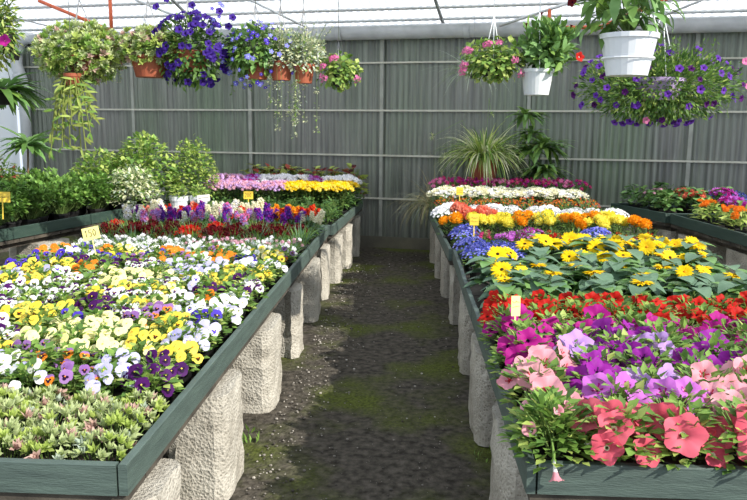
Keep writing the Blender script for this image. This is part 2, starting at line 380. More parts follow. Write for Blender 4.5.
rod('steel_post', 'short upright orange steel post behind the red-flowered white basket', 'post', (2.34, 2.98, .3), (2.34, 2.76, .3), .02, M['orange_steel'])
rod('steel_rail', 'horizontal orange steel rail resting on the gutter behind the white baskets', 'rail', (2.15, 2.76, .3), (3.0, 2.76, .3), .02, M['orange_steel'])
rod('tie_rod', 'thin grey tie rod crossing the roof at the far left', 'rod', (-5.5, 3.16, .25), (-4.3, 2.87, .25), .008, M['wire'])
rod('tie_rod', 'grey tie rod sloping down behind the purple petunia basket', 'rod', (-3.2, 3.26, .3), (-2.3, 2.92, .3), .014, M['steel'])
rod('tie_rod', 'grey tie rod sloping down above the variegated trailing basket', 'rod', (-1.5, 3.2, .3), (-.7, 2.83, .3), .012, M['steel'])
rod('tie_rod', 'grey tie rod rising to the right above the far right gutter', 'rod', (3.4, 2.78, .3), (4.9, 3.38, .3), .012, M['steel'])
rod('tie_rod', 'grey tie rod rising leftwards of the short right-hand orange post', 'rod', (1.75, 2.8, .35), (2.75, 3.1, .35), .016, M['steel'])
# left side wall of polythene film
mb = MB(); c0 = wp(-5.5, 0, 0)
for k in range(24):
    for z in (0, 1.4, 2.9): mb.v.append((c0.x-.05-.02*(k % 2)-.01*math.sin(k*2.1), c0.y-.25*k, z))
for k in range(23):
    for j in range(2): a = k*3+j; mb.f.append((a, a+3, a+4, a+1)); mb.m.append(0)
struct(mb.build('wall_left', M['film'], smooth=True))

# steel frames that carry the hanging baskets
for (yy, lab) in ((5.4, 'tall steel pipe frame carrying the row of left hanging baskets'), (4.7, 'tall steel pipe frame carrying the purple calibrachoa basket'), (3.8, 'tall steel pipe frame carrying the big white basket')):
    t = thing('basket_rack', lab, 'frame', (0, yy, 0), 0, 'basket racks')
    mb = MB(); mb.tube([(-4.7, 0, 3.0), (3.9, 0, 3.0)], .02, 8); mb.build('crossbar', M['steel'], t, smooth=True)
    for x in (-4.7, 3.9):
        mb = MB(); mb.tube([(x, 0, -.05), (x, 0, 3.0)], .025, 8); mb.build('post', M['steel'], t, smooth=True)

# ------------------------------------------------------------------ benches
def bench(label, poly, top, joints, bh=.10, plank=.16, paint=M['paint']):
    """poly: near_aisle, near_far, back_far, back_aisle (world xy). joints: fractions along the aisle edge where boards meet"""
    t = thing('display_bench', label, 'bench', (poly[0][0], poly[0][1], 0))
    o = Vector((poly[0][0], poly[0][1])); q = [Vector(p)-o for p in poly]
    mb = MB(); L = max((q[3]-q[0]).length, .1); n = int(L/plank)
    for i in range(n):
        a, b = (i+.02)/n, (i+.98)/n
        mb.prism([q[0].lerp(q[3], a), q[1].lerp(q[2], a), q[1].lerp(q[2], b), q[0].lerp(q[3], b)][::1], top-bh-.03, top-bh-.001)
    mb.build('deck', M['raw_wood'], t)
    def board(a, b, z0=top-bh+.006, z1=top, th=.026, mat=paint, name='side_board'):
        d = (b-a).normalized(); nn = Vector((d.y, -d.x)); mb = MB()
        k = max(1, int((b-a).length/.3)); n0 = len(mb.v)
        for i in range(k+1):
            p = a.lerp(b, i/k); e = R.uniform(-.0015, .0015)
            for (off, z) in ((th/2+e, z0), (th/2+e, z1-.003), (th/2-.003+e, z1), (-th/2+.003+e, z1), (-th/2+e, z1-.003), (-th/2+e, z0)):
                mb.v.append((p.x+nn.x*off, p.y+nn.y*off, z+e*.6))
        for i in range(k):
            for j in range(6):
                u, v = i*6+j, i*6+(j+1) % 6; mb.f.append((u, v, v+6, u+6)); mb.m.append(0)
        mb.f.append((5, 4, 3, 2, 1, 0)); mb.m.append(0); mb.f.append(tuple(k*6+j for j in range(6))); mb.m.append(0)
        return mb.build(name, mat, t)
    js = [0]+list(joints)+[1]
    for i in range(len(js)-1):
        a = q[0].lerp(q[3], js[i]); b = q[0].lerp(q[3], js[i+1]); d = (b-a).normalized()
        board(a+d*(.004 if i else -.012), b-d*.004)
    board(q[1], q[2]); 
    e = (q[1]-q[0]).normalized(); board(q[0]+e*.018, q[1]); board(q[3]+e*.018, q[2])
    # bearer under the aisle edge
    board(q[0]+e*.08, q[3]+e*.08, top-bh-.075, top-bh-.031, .05, M['raw_wood'], 'bearer')
    board(q[1]-e*.04, q[2]-e*.04, top-bh-.075, top-bh-.031, .05, M['raw_wood'], 'bearer')
    return t
LA = [(-.80, 1.97), (-2.6, 1.97), (-2.62, 7.08), (-.79, 7.08)]
LB = [(-.745, 7.14), (-2.55, 7.14), (-2.5, 9.7), (-.62, 9.62)]
RA = [(.36, 2.06), (2.02, 2.06), (1.98, 5.78), (.345, 5.78)]
RB = [(.315, 5.84), (1.97, 5.84), (1.9, 9.1), (.20, 9.32)]
bench('long green-edged bench of pansies and dianthus left of the aisle', LA, .65, (.28, .62))
bench('far green-edged bench of chrysanthemums at the end of the left row', LB, .65, ())
bench('near green-edged bench of petunias and rudbeckias right of the aisle', RA, .65, (.52,))
bench('far green-edged bench of marigolds and white flowers right of the aisle', RB, .65, (.5,))
LR = [(-3.42, 5.2), (-4.75, 5.4), (-4.1, 8.5), (-2.68, 8.3)]
bench('green-edged bench of parsley and herbs against the left side', LR, .75, (.55,), paint=M['shaded_paint'])
RR1 = [(2.48, 7.42), (3.9, 7.42), (3.75, 8.75), (2.2, 8.35)]
RR2 = [(2.72, 5.1), (4.0, 5.1), (3.9, 7.38), (2.52, 7.38)]
bench('shaded-edge corner bench of begonias and pale flowers beside the back wall', RR1, .78, (), paint=M['shaded_paint'])
bench('shaded-edge bench of orange calendulas against the right side', RR2, .78, (), paint=M['shaded_paint'])

# concrete support blocks
def block_mesh(bx, by, h, seed, groove):
    r = random.Random(seed); mb = MB(); nx_, ny_, nz_ = 5, 6, 9
    def P_(i, j, k):
        x = (i/nx_-.5)*bx; y = (j/ny_-.5)*by; z = h*k/nz_
        c = .02
        if i in (0, nx_) and j in (0, ny_): x *= 1-c/bx*2; y *= 1-c/by*2
        if groove and j == 0 and 1 <= i < nx_-1: y += .035
        rr = random.Random(seed*9999+i*131+j*17+k); e = .006
        return (x+rr.uniform(-e, e), y+rr.uniform(-e, e), z+(rr.uniform(-e, e) if 0 < k < nz_ else 0))
    idx = {}
    def V(i, j, k):
        if (i, j, k) not in idx: idx[(i, j, k)] = len(mb.v); mb.v.append(P_(i, j, k))
        return idx[(i, j, k)]
    for k in range(nz_):
        for i in range(nx_):
            mb.f.append((V(i, 0, k), V(i+1, 0, k), V(i+1, 0, k+1), V(i, 0, k+1))); mb.f.append((V(i+1, ny_, k), V(i, ny_, k), V(i, ny_, k+1), V(i+1, ny_, k+1)))
        for j in range(ny_):
            mb.f.append((V(0, j+1, k), V(0, j, k), V(0, j, k+1), V(0, j+1, k+1))); mb.f.append((V(nx_, j, k), V(nx_, j+1, k), V(nx_, j+1, k+1), V(nx_, j, k+1)))
    for i in range(nx_):
        for j in range(ny_):
            mb.f.append((V(i, j, nz_), V(i+1, j, nz_), V(i+1, j+1, nz_), V(i, j+1, nz_))); mb.f.append((V(i, j+1, 0), V(i+1, j+1, 0), V(i+1, j, 0), V(i, j, 0)))
    mb.m = [0]*len(mb.f); return mb.mesh('concrete_block', [M['concrete']])
blocks = []
LB_lab = ['white sunlit concrete block under the front corner of the left bench']+['rough concrete block holding up the left bench aisle edge, %s from the front' % ORD[i] for i in range(1, 9)]
for i, y in enumerate((2.08, 2.95, 3.98, 4.98, 5.95, 6.75, 7.5, 8.3, 9.1)):
    x = -.93 if y < 7.1 else -.9+(y-7.1)*.05
    bx = (.22, .27, .28, .24, .3, .26, .24, .24, .22)[i]; by = (.30, .38, .42, .3, .4, .36, .34, .34, .3)[i]
    o = inst('concrete_block', block_mesh(bx, by, .475, i+1, i in (3, 5)), None, (x+.155-bx/2+.018, y+by/2, 0), (0, 0, R.uniform(-.03, .03)))
    tag(o, LB_lab[i], 'concrete block', 'left bench aisle-side blocks')
for i, y in enumerate((2.12, 3.0, 4.0, 5.0, 6.0, 7.2, 8.3, 9.2)):
    for x, tx in ((-1.75, 'middle'), (-2.4, 'outer')):
        if i > 1 and x > -2: continue
        o = inst('concrete_block', block_mesh(.26, .34, .475, i+20+int(-x*10), False), None, (x if i or x < -2 else -1.25, y+.18, 0), (0, 0, R.uniform(-.05, .05)))
        tag(o, 'concrete block in the shade under the %s of the left bench, %s from the front' % (tx, ORD[i]), 'concrete block', 'inner blocks under the left bench')
for i, y in enumerate((2.55, 3.62, 4.72, 5.95, 6.95, 7.85, 8.75)):
    x = .355-max(0, y-5.8)*.035
    bx = (.24, .26, .26, .24, .24, .22, .22)[i]; by = (.46, .48, .46, .42, .4, .36, .34)[i]
    o = inst('concrete_block', block_mesh(bx, by, .475, i+50, i == 3), None, (x+bx/2-.01, y+by/2, 0), (0, 0, R.uniform(-.03, .03)))
    tag(o, ('pale concrete block under the front corner of the right bench' if i == 0 else 'grey concrete block holding up the right bench aisle edge, %s from the front' % ORD[i]), 'concrete block', 'right bench aisle-side blocks')
for i, (x, y) in enumerate(((.75, 2.13), (1.8, 2.3), (1.8, 3.9), (1.8, 5.3), (1.75, 6.4), (1.7, 8.2))):
    o = inst('concrete_block', block_mesh(.30, .26, .475, i+70, False), None, (x, y+.13, 0))
    tag(o, ('concrete block just under the front board of the right bench' if i == 0 else 'concrete block under the outer side of the right bench, %s from the front' % ORD[i-1]), 'concrete block', 'inner blocks under the right bench')
for i, (x, y, h) in enumerate(((-3.3, 5.4, .575), (-3.1, 6.3, .575), (-2.95, 7.2, .575), (-2.78, 8.0, .575), (-4.3, 5.8, .575), (-4.0, 7.8, .575))):
    o = inst('concrete_block', block_mesh(.34, .36, h, i+80, False), None, (x-.12, y+.1, 0), (0, 0, -.25))
    tag(o, 'concrete block under the parsley bench, %s' % ['nearest the camera', 'second from the camera', 'third along its edge', 'at its far inner corner', 'at its outer near end', 'at its outer far end'][i], 'concrete block', 'blocks under the parsley bench')
for i, (x, y) in enumerate(((2.98, 5.3), (2.85, 6.2), (2.72, 7.0), (2.68, 7.6), (2.5, 8.2), (3.7, 5.5), (3.6, 6.9), (3.55, 8.3))):
    o = inst('concrete_block', block_mesh(.36, .5 if i < 3 else .34, .605, i+90, False), None, (x, y, 0), (0, 0, .1))
    tag(o, 'concrete block under the shaded-edge right side benches, %s' % ['nearest on the aisle side', 'second on the aisle side', 'third on the aisle side', 'fourth on the aisle side', 'in the far left corner', 'nearest on the outer side', 'midway on the outer side', 'in the far right corner'][i], 'concrete block', 'blocks under the right side benches')

# ------------------------------------------------------------------ pots
def pot_mesh(r, h, m, rim=.012, seg=18, taper=.75, soil=True, name='pot'):
    mb = MB(); mb.lathe([(.001, 0), (r*taper, 0), (r*.97, h-rim*1.6), (r*1.04, h-rim*1.6), (r*1.05, h), (r*.93, h), (r*.9, h-.012), (.001, h-.012)], seg, mis=[0, 0, 0, 0, 0, 0, 1])
    return mb.mesh(name, [m, M['soil']], False)
POT = pot_mesh(.058, .085, M['black_plastic'], .008, 10)
POTS = pot_mesh(.046, .06, M['black_plastic'], .006, 10)
PH = .075

# ------------------------------------------------------------------ foliage generators
def rnd_dir(out, upw, spread=.5):
    return (Vector(out)+Vector((0, 0, upw))+Vector((R.uniform(-1, 1), R.uniform(-1, 1), R.uniform(-1, 1)))*spread).normalized()
def dome(n, r, h, L, W, mats, wts=None, k=2, z0=0, curl=.4, upw=.6, spread=.5, stems=6, kind='leaf', peak=.5, low=.15, nz=1):
    """mound of leaves of radius r and height h"""
    mb = MB(); nm = len(mats)
    for i in range(stems):
        a = R.random()*6.28; q = r*R.uniform(.2, .8)
        mb.tube([(0, 0, z0-.01), (q*.5*math.cos(a), q*.5*math.sin(a), z0+h*.5), (q*math.cos(a), q*math.sin(a), z0+h*.85)], .0022+.01*h*.2, 3, nm, False)
    for i in range(n):
        a = R.random()*6.283; q = math.sqrt(R.random()); t = R.random()**.6
        hh = h*math.sqrt(max(.03, 1-q*q*.9))*(low+(1-low)*t)
        o = Vector((q*r*math.cos(a), q*r*math.sin(a), z0+hh))
        d = rnd_dir((math.cos(a)*(.3+q), math.sin(a)*(.3+q), 0), upw*(1-.6*q), spread)
        mi = R.choices(range(nm), wts)[0] if wts else R.randrange(nm); s = R.uniform(.7, 1.2)
        o2 = o-d*L*.4
        if kind == 'dia': mb.dia(o2, d, (R.uniform(-.4, .4), R.uniform(-.4, .4), nz), L*s, W*s, mi)
        else: mb.leaf(o2, d, (R.uniform(-.3, .3), R.uniform(-.3, .3), nz), L*s, W*s, curl*R.uniform(.4, 1.5), k, mi, .2, peak)
    return mb.mesh('foliage', list(mats)+[G['stem']], True)
def grass(n, L, W, mats, spread=1.0, curl=1.6, k=6, z0=0, base=.03, wts=None, lift=1.0):
    mb = MB()
    for i in range(n):
        a = R.random()*6.283; q = base*math.sqrt(R.random()); l = L*R.uniform(.55, 1.15)
        d = Vector((math.cos(a)*R.uniform(.1, 1)*spread, math.sin(a)*R.uniform(.1, 1)*spread, lift)).normalized()
        pts = []; p = Vector((q*math.cos(a), q*math.sin(a), z0)); g_ = curl*R.uniform(.5, 1.4)
        w_ = Vector((-math.sin(a), math.cos(a), R.uniform(-.3, .3))).normalized(); mi = R.choices(range(len(mats)), wts)[0] if wts else R.randrange(len(mats))
        b = len(mb.v)
        for j in range(k+1):
            t = j/k; ww = W*.5*(1-t**2)*(.5+.5*min(1, t*4))+.0004
            mb.v += [tuple(p-w_*ww), tuple(p+w_*ww)]
            d = (d+Vector((0, 0, -g_/k))).normalized(); p = p+d*l/k
        for j in range(k): q_ = b+j*2; mb.f.append((q_, q_+1, q_+3, q_+2)); mb.m.append(mi)
    return mb.mesh('foliage', mats, True)
def strap_plant(n, L, W, mats, z0=0, spread=1.0, curl=.8, lift=.5, base=.04, k=5, fold=.35, o=(0, 0, 0)):
    mb = MB()
    for i in range(n):
        a = R.random()*6.283; d = Vector((math.cos(a)*spread, math.sin(a)*spread, R.uniform(-.2, 1)*lift*2)).normalized()
        mb.leaf(Vector(o)+Vector((base*math.cos(a), base*math.sin(a), z0+R.uniform(-.02, .05))), d, (0, 0, 1), L*R.uniform(.6, 1.15), W*R.uniform(.8, 1.2), curl*R.uniform(.3, 1.4), k, R.randrange(len(mats)), fold, .5)
    return mb
# ------------------------------------------------------------------ blooms (all face +Z, short stem below)
def disc_petal(mb, ang, dist, r, zo, mi, sy=1, z=0, wave=.1):
    c = Vector((math.cos(ang)*dist, math.sin(ang)*dist, z)); ax = Vector((math.cos(ang), math.sin(ang), 0)); ay = Vector((-math.sin(ang), math.cos(ang), 0)); n = len(mb.v); k = 9
    mb.v.append(tuple(c+Vector((0, 0, zo))))
    for i in range(k):
        t = 2*PI*i/k; p = c+ax*math.cos(t)*r+ay*math.sin(t)*r*sy; mb.v.append((p.x, p.y, z+zo*.5+R.uniform(-wave, wave)*r-(.12*r if math.cos(t) > .3 else 0)))
    for i in range(k): mb.f.append((n, n+1+i, n+1+(i+1) % k)); mb.m.append(mi)
def stem(mb, l, mi, r=.0016, bend=.01): mb.tube([(0, 0, -.001), (bend, 0, -l*.5), (0, -bend, -l)], r, 3, mi, False)
def pansy(up_, lo_, blotch, eye, s=.0275):
    """two upper petals, three lower ones with a blotch, small eye; +Y is up"""
    mb = MB()
    for a in (60, 120): disc_petal(mb, math.radians(a), s*.5, s*.58, .0, 0, 1.05, 0)
    for a in (5, 175): disc_petal(mb, math.radians(a), s*.45, s*.50, .001, 1, 1, .002)
    disc_petal(mb, math.radians(270), s*.42, s*.58, .001, 1, 1.15, .004)
    if blotch:
        for a in (0, 180): disc_petal(mb, math.radians(a), s*.25, s*.22, 0, 2, .8, .0052, 0)
        disc_petal(mb, math.radians(270), s*.27, s*.27, 0, 2, .95, .0072, 0)
    disc_petal(mb, 0, 0, s*.11, .002, 3, 1, .0085, 0)
    stem(mb, .05, 4)
    return mb.mesh('bloom', [P[up_], P[lo_], P[blotch or 'dark'], P[eye], G['stem']], True)
def petunia(face, throat, vein=None, r=.046, seedn=0, tube='palepink', closed=0):
    rr = random.Random(seedn); mb = MB(); n = 30; ph = rr.random()*6
    rings = [(.10, -1.0, 3), (.09, -.55, 3), (.17, -.28, 1), (.38, -.10, 2), (.68, 0.0, 0), (1.0, .03, 0)] if not closed else [(.10, -1.0, 3), (.10, -.5, 3), (.17, -.1, 3), (.25, .2, 0), (.42, .45, 0), (.55, .5, 0)]
    b = len(mb.v)
    for (q, z, _) in rings:
        for j in range(n):
            t = 2*PI*j/n; lobe = 1+(.11*math.cos(5*t)*(q**1.5)); ruf = (.10*math.sin(5*t+ph)+.07*math.sin(13*t+ph*2))*q*q+rr.uniform(-.03, .03)*q
            mb.v.append((r*q*lobe*math.cos(t), r*q*lobe*math.sin(t), r*(z+ruf)))
    for i in range(len(rings)-1):
        for j in range(n):
            k = (j+1) % n; mi = rings[i+1][2]
            if mi == 2:
                tt = 2*PI*(j+.5)/n; mi = 2 if (vein and abs(math.sin(5*tt/2)) < .55) else 0
                if i == 2 and not vein: mi = 0
            mb.f.append((b+i*n+j, b+i*n+k, b+(i+1)*n+k, b+(i+1)*n+j)); mb.m.append(mi)
    mb.tube([(0, 0, -r*.95), (.002, 0, -r*1.3), (0, .004, -r*1.3-.04)], [.004, .0045, .0018], 5, 4, False)
    for a in range(5):
        t = 2*PI*a/5; mb.dia((0, 0, -r*1.15), (math.cos(t)*.6, math.sin(t)*.6, 1), (math.cos(t), math.sin(t), 0), .018, .006, 4)
    return mb.mesh('bloom', [P[face], P[throat], P[vein or face], P[tube], G['fresh']], True)
def daisy(r, n, pm, cm, w=.3, cr=.2, layers=2, up_=.15, pts=True):
    mb = MB()
    for l in range(layers):
        for i in range(n):
            a = 2*PI*(i+.5*l)/n+R.uniform(-.08, .08); d = Vector((math.cos(a), math.sin(a), up_+l*.12))
            mb.leaf(d*r*.12+Vector((0, 0, .002*l)), d, (0, 0, 1), r*(.95-.1*l)*R.uniform(.9, 1.06), r*w, .25*R.uniform(0, 1.6), 3, 0, .25, .55)
    mb.ball((0, 0, .004), r*cr, 1, 9, 5, .7); stem(mb, .05, 2, .0028, .008)
    return mb.mesh('bloom', [P[pm], P[cm], G['stem']], True)
def pomb(r, n, pm, sq=.75, psize=.55, stm=.05, core=None):
    mb = MB(); mb.pom((0, 0, 0), r, n, 0, sq, psize, -.35, 1); stem(mb, stm, 2, .0022)
    return mb.mesh('bloom', [P[pm], P[core or pm], G['stem']], True)
def cluster(npom, R_, h, r, n, pms, sq=.7, psize=.7, floret=False, cm=None, cover=.95, z0=0):
    """a whole head of small blossoms spread over a dome"""
    mb = MB()
    for i in range(npom):
        a = i*2.39996+R.uniform(-.2, .2); q = math.sqrt((i+.5)/npom)*cover; z = h*math.sqrt(max(0, 1-q*q))*R.uniform(.9, 1.06)+R.uniform(0, .01)
        c = (R_*q*math.cos(a), R_*q*math.sin(a), z0+z); mi = R.randrange(len(pms))
        nn = Vector((q*math.cos(a)*1.1, q*math.sin(a)*1.1-.35, .9))
        if floret: mb.floret(c, nn+Vector((R.uniform(-.4, .4), R.uniform(-.4, .4), 0)), r*R.uniform(.8, 1.15), mi, len(pms) if cm else None)
        else: mb.pom(c, r*R.uniform(.8, 1.15), n, mi, sq, psize, -.1)
    return mb.mesh('blossoms', [P[p] for p in pms]+([P[cm]] if cm else []), True)
def spike(h, r, n, pm, pm2=None, taper=.4, fr=.014, leafy=True):
    mb = MB()
    mb.tube([(0, 0, -.08), (0, 0, h)], [.003, .0015], 4, 2, False)
    for i in range(n):
        t = (i+.5)/n; a = i*2.39996; q = r*(1-taper*t)*R.uniform(.8, 1.1)
        mb.pom((q*math.cos(a), q*math.sin(a), h*t), fr*(1-.35*t), 9, 0 if (not pm2 or R.random() < .6) else 1, .85, .9, -.6)
    return mb.mesh('flower_spike', [P[pm], P[pm2 or pm], G['stem']], True)

# ------------------------------------------------------------------ species
SP = {}
def species(key, name, cat, fol, blooms, nb, br, bz, bz1, pot=POT, face=(0, -.35, .8), outw=.8, part='bloom', sc_=1, spin=False, scvar=.15, jz=.012):
    SP[key] = dict(name=name, cat=cat, fol=fol, blooms=blooms, nb=nb, br=br, bz=bz, bz1=bz1, pot=pot, face=Vector(face), outw=outw, part=part, sc=sc_, spin=spin, scvar=scvar, jz=jz)
V3 = range(3)
pfol = [dome(150, .096, .125, .040, .028, [G['fresh'], G['lime'], G['mid']], (5, 2, 3), 2, PH, stems=7, kind='leaf', upw=.7, curl=.2) for _ in V3]
def pz(*a): return [pansy(*a), pansy(*a, s=.024)]
PZ = dict(yellow=pz('yellow', 'yellow', None, 'orange')+[pansy('yellow', 'yellow', 'brown', 'orange')], cream=pz('cream', 'cream', None, 'yellow'), orange=pz('orange', 'orange', None, 'yellow'),
          deep=pz('deep', 'deep', 'dark', 'yellow'), blueviolet=pz('blueviolet', 'blueviolet', 'dark', 'yellow'), whiteeye=pz('white', 'white', 'deep', 'yellow')+[pansy('deep', 'white', 'deep', 'yellow')],
          white=pz('white', 'white', None, 'yellow')+[pansy('lavender', 'white', None, 'yellow')], lilac=pz('lilac', 'lilac', 'dark', 'orange')+[pansy('lilac', 'orange', 'dark', 'yellow', .022)],
          lavender=pz('lavender', 'lavender', None, 'yellow')+[pansy('lavender', 'white', 'blueviolet', 'yellow')], leafy=pz('yellow', 'cream', None, 'orange'))
species('pansy', 'pansy_plant', 'pansy', pfol, PZ, 13, .092, .115, .182, face=(0, -.75, .6), outw=.5)
sedf = []
for v in V3:
    mb = MB()
    for i in range(36):
        a = i*2.4+R.random(); q = .078*math.sqrt((i+.5)/26); c = Vector((q*math.cos(a), q*math.sin(a), PH*.75+(.058*math.sqrt(max(0, 1-(q/.09)**2))+.012)*R.uniform(.6, 1.25)))
        mi = R.choices((0, 1, 2, 3), (5, 3, 2, 1))[0]; ax = rnd_dir((math.cos(a)*q*9, math.sin(a)*q*9, 0), .9, .3); t1 = ax.orthogonal().normalized(); t2 = ax.cross(t1)
        for l in range(11):
            b = l*2.4; e = .35+.08*l; dd = (t1*math.cos(b)+t2*math.sin(b))*(1.3-e*.8)+ax*e
            mb.leaf(c, dd, ax, R.choice((.022, .027, .032)), .0150, -.3, 2, mi, .3, .68)
        mb.tube([c, (c.x*.7, c.y*.7, PH*.5)], .002, 3, 4, False)
    sedf.append(mb.mesh('foliage', [G['sedum'], G['lime'], G['pinkish'], G['grey'], G['stem']], True))
species('sedum', 'sedum_plant', 'succulent', sedf, {}, 0, 0, 0, 0, pot=POTS)
dfol = [grass(140, .13, .005, [G['mid'], G['blue'], G['fresh']], .8, .9, 3, PH, .05) for _ in V3]
species('dianthus', 'dianthus_plant', 'dianthus', dfol, dict(white=[pomb(.02, 16, 'white', .6)], pinkwhite=[pomb(.018, 14, 'dusty', .6), pomb(.018, 14, 'white', .6)], darkred=[pomb(.024, 18, 'darkred', .6)], red=[pomb(.024, 18, 'red', .6)],
        magenta=[pomb(.018, 14, 'hotpink', .6), pomb(.016, 14, 'magenta', .6)], pink=[pomb(.02, 14, 'pink', .6)]), 12, .08, .11, .17)
tfol = [dome(260, .11, .36, .05, .010, [G['mid'], G['blue'], G['fresh']], None, 2, PH, kind='dia', stems=16, low=.05) for _ in V3]
species('tallpink', 'tall_dianthus_plant', 'dianthus', tfol, dict(magenta=[pomb(.022, 14, 'hotpink', .6), pomb(.02, 14, 'magenta', .6)], pink=[pomb(.024, 14, 'pink', .6)]), 16, .12, .34, .43)
sfol = [dome(80, .085, .17, .075, .016, [G['blue'], G['mid']], None, 3, PH, upw=.8, spread=.4) for _ in V3]
species('stock', 'stock_plant', 'stock flower', sfol, dict(white=[spike(.10, .022, 34, 'white', 'ivory')], cream=[spike(.11, .026, 38, 'ivory', 'ivory')], purple=[spike(.09, .022, 30, 'violet', 'purple')], lilac=[spike(.08, .02, 26, 'pink', 'paleviolet')]), 3, .075, .18, .22, face=(0, 0, 1), outw=.35, part='flower_spike', scvar=.35)
species('snapdragon', 'snapdragon_plant', 'snapdragon', sfol, dict(red=[spike(.07, .014, 14, 'fire', 'red')], coral=[spike(.07, .014, 14, 'coral', 'plume')], orange=[spike(.07, .014, 14, 'orange', 'tangerine')]), 5, .07, .16, .22, face=(0, 0, 1), outw=.4, part='flower_spike', scvar=.3)
mfol = [dome(150, .12, .24, .05, .026, [G['deep'], G['mid']], (3, 2), 2, PH, stems=8, low=.05) for _ in V3]
species('mum', 'chrysanthemum_plant', 'chrysanthemum', mfol, dict(lilac=[cluster(42, .13, .08, .021, 12, ['mumlilac', 'dusty'])], yellow=[cluster(44, .125, .075, .02, 12, ['yellow', 'gold'])], white=[cluster(40, .12, .07, .02, 12, ['white'])], magenta=[cluster(36, .12, .07, .02, 12, ['magenta', 'paleviolet'])], none=[]), 1, 0, .24, .24, part='blossoms', outw=0, face=(0, 0, 1), scvar=.1)
cfol = [dome(80, .12, .30, .085, .055, [G['olive'], G['lime'], G['red'], G['maroon']], (5, 4, 2, 1), 3, PH, stems=6, upw=.4, low=.3) for _ in V3]
species('coleus', 'coleus_plant', 'foliage plant', cfol, {}, 0, 0, 0, 0)
parf = []
for v in V3:
    mb = MB()
    for i in range(46):
        a = R.random()*6.28; q = R.random()**.6*.13; top = Vector((q*math.cos(a), q*math.sin(a), PH+.20*math.sqrt(1-(q/.15)**2)*R.uniform(.5, 1.1)))
        mb.tube([(q*.2*math.cos(a), q*.2*math.sin(a), PH-.01), top], .0016, 3, 3, False)
        for l in range(13):
            d = rnd_dir((math.cos(a), math.sin(a), 0), .5, 1.1); mb.dia(top+d*.006, d, (0, 0, 1), .038*R.uniform(.7, 1.2), .024, R.randrange(3))
    parf.append(mb.mesh('foliage', [G['parsley'], G['fresh'], G['mid'], G['stem']], True))
species('parsley', 'parsley_plant', 'herb', parf, {}, 0, 0, 0, 0)
# petunias
ptf = [dome(210, .125, .178, .046, .026, [G['fresh'], G['lime'], G['mid']], (5, 2, 3), 2, PH, stems=9, upw=.9, curl=.2) for _ in V3]
def pt(f, t, v=None, n=3, tube='palepink'): return [petunia(f, t, v, .047*(.9+.08*i), i+hash(f) % 1 + len(f)*3, tube) for i in range(n)]
PT = dict(salmon=pt('salmon', 'ivory', 'vein'), pinkpurple=pt('pinkpurple', 'palepink', 'magenta'), pinkvein=pt('palepink', 'vein', 'vein'), magenta=pt('magenta', 'dark', None, tube='magenta'), purple=pt('purple', 'dark', 'deep', tube='purple'),
          lilac=pt('paleviolet', 'white', 'lilac', tube='white'), red=[petunia('red', 'dark', None, .036, i, 'red') for i in range(3)], leafy=[petunia('palepink', 'white', None, .036, 2, 'white', 1)])
PT['salmon'] = [petunia('salmon', 'ivory', None, .050, i, 'salmon') for i in range(3)]
species('petunia', 'petunia_plant', 'petunia', ptf, PT, 8, .12, .115, .22, face=(0, -.65, .7), outw=.9, scvar=.2, jz=.028)
# rudbeckia with broad grey-green leaves
rfol = []
for v in V3:
    mb = MB()
    for i in range(34):
        a = R.random()*6.28; q = R.random()**.7; z = PH+.02+.17*R.random()*(1-.3*q)
        o = Vector((math.cos(a)*.03*q, math.sin(a)*.03*q, z)); d = Vector((math.cos(a), math.sin(a), R.uniform(-.1, .6)))
        mb.leaf(o, d, (0, 0, 1), .16*R.uniform(.7, 1.15), .10*R.uniform(.8, 1.15), R.uniform(.3, 1), 5, R.randrange(2), .22, .42)
    for i in range(3): mb.tube([(0, 0, PH), (R.uniform(-.04, .04), R.uniform(-.04, .04), .2)], .005, 5, 2, False)
    rfol.append(mb.mesh('foliage', [G['blue'], G['rubber'], G['stem']], True))
species('rudbeckia', 'dwarf_sunflower_plant', 'sunflower', rfol, dict(yellow=[daisy(.062, 15, 'gold', 'brown', .30, .17), daisy(.056, 14, 'gold', 'tangerine', .32, .15)]), 3, .10, .23, .25, face=(0, -.55, .8), outw=.5)
lfol = [dome(120, .10, .13, .03, .008, [G['mid'], G['fresh']], None, 2, PH, kind='dia', stems=10) for _ in V3]
species('lobelia', 'lobelia_plant', 'lobelia', lfol, dict(blue=[cluster(110, .115, .085, .011, 0, ['blue', 'skyviolet'], floret=True, cm='white')], violet=[cluster(100, .11, .08, .011, 0, ['magenta', 'pinkpurple'], floret=True)]), 1, 0, .12, .12, part='blossoms', outw=0, face=(0, 0, 1))
species('alyssum', 'alyssum_plant', 'alyssum', lfol, dict(white=[cluster(130, .105, .085, .012, 0, ['white'], floret=True)]), 1, 0, .12, .12, part='blossoms', outw=0, face=(0, 0, 1))
ifol = [dome(140, .10, .20, .04, .008, [G['mid'], G['blue'], G['fresh']], None, 2, PH, kind='dia', stems=12) for _ in V3]
species('iberis', 'white_daisy_plant', 'flowering plant', ifol, dict(white=[cluster(60, .115, .07, .015, 10, ['ivory', 'white'], .35, .9)]), 1, 0, .19, .19, part='blossoms', outw=0, face=(0, 0, 1))
species('budding', 'budding_plant', 'flowering plant', ifol, dict(red=[cluster(36, .11, .07, .007, 6, ['coral', 'orange', 'darkred'], .8, .9)]), 1, 0, .17, .17, part='blossoms', outw=0, face=(0, 0, 1))
mgf = [dome(130, .10, .15, .035, .009, [G['mid'], G['deep'], G['fresh']], None, 2, PH, kind='dia', stems=8) for _ in V3]
species('marigold', 'marigold_plant', 'marigold', mgf, dict(yellow=[pomb(.044, 60, 'lemon', .8, .42)], orange=[pomb(.044, 60, 'tangerine', .8, .42)]), 3, .065, .17, .20, face=(0, -.25, 1), outw=.5)
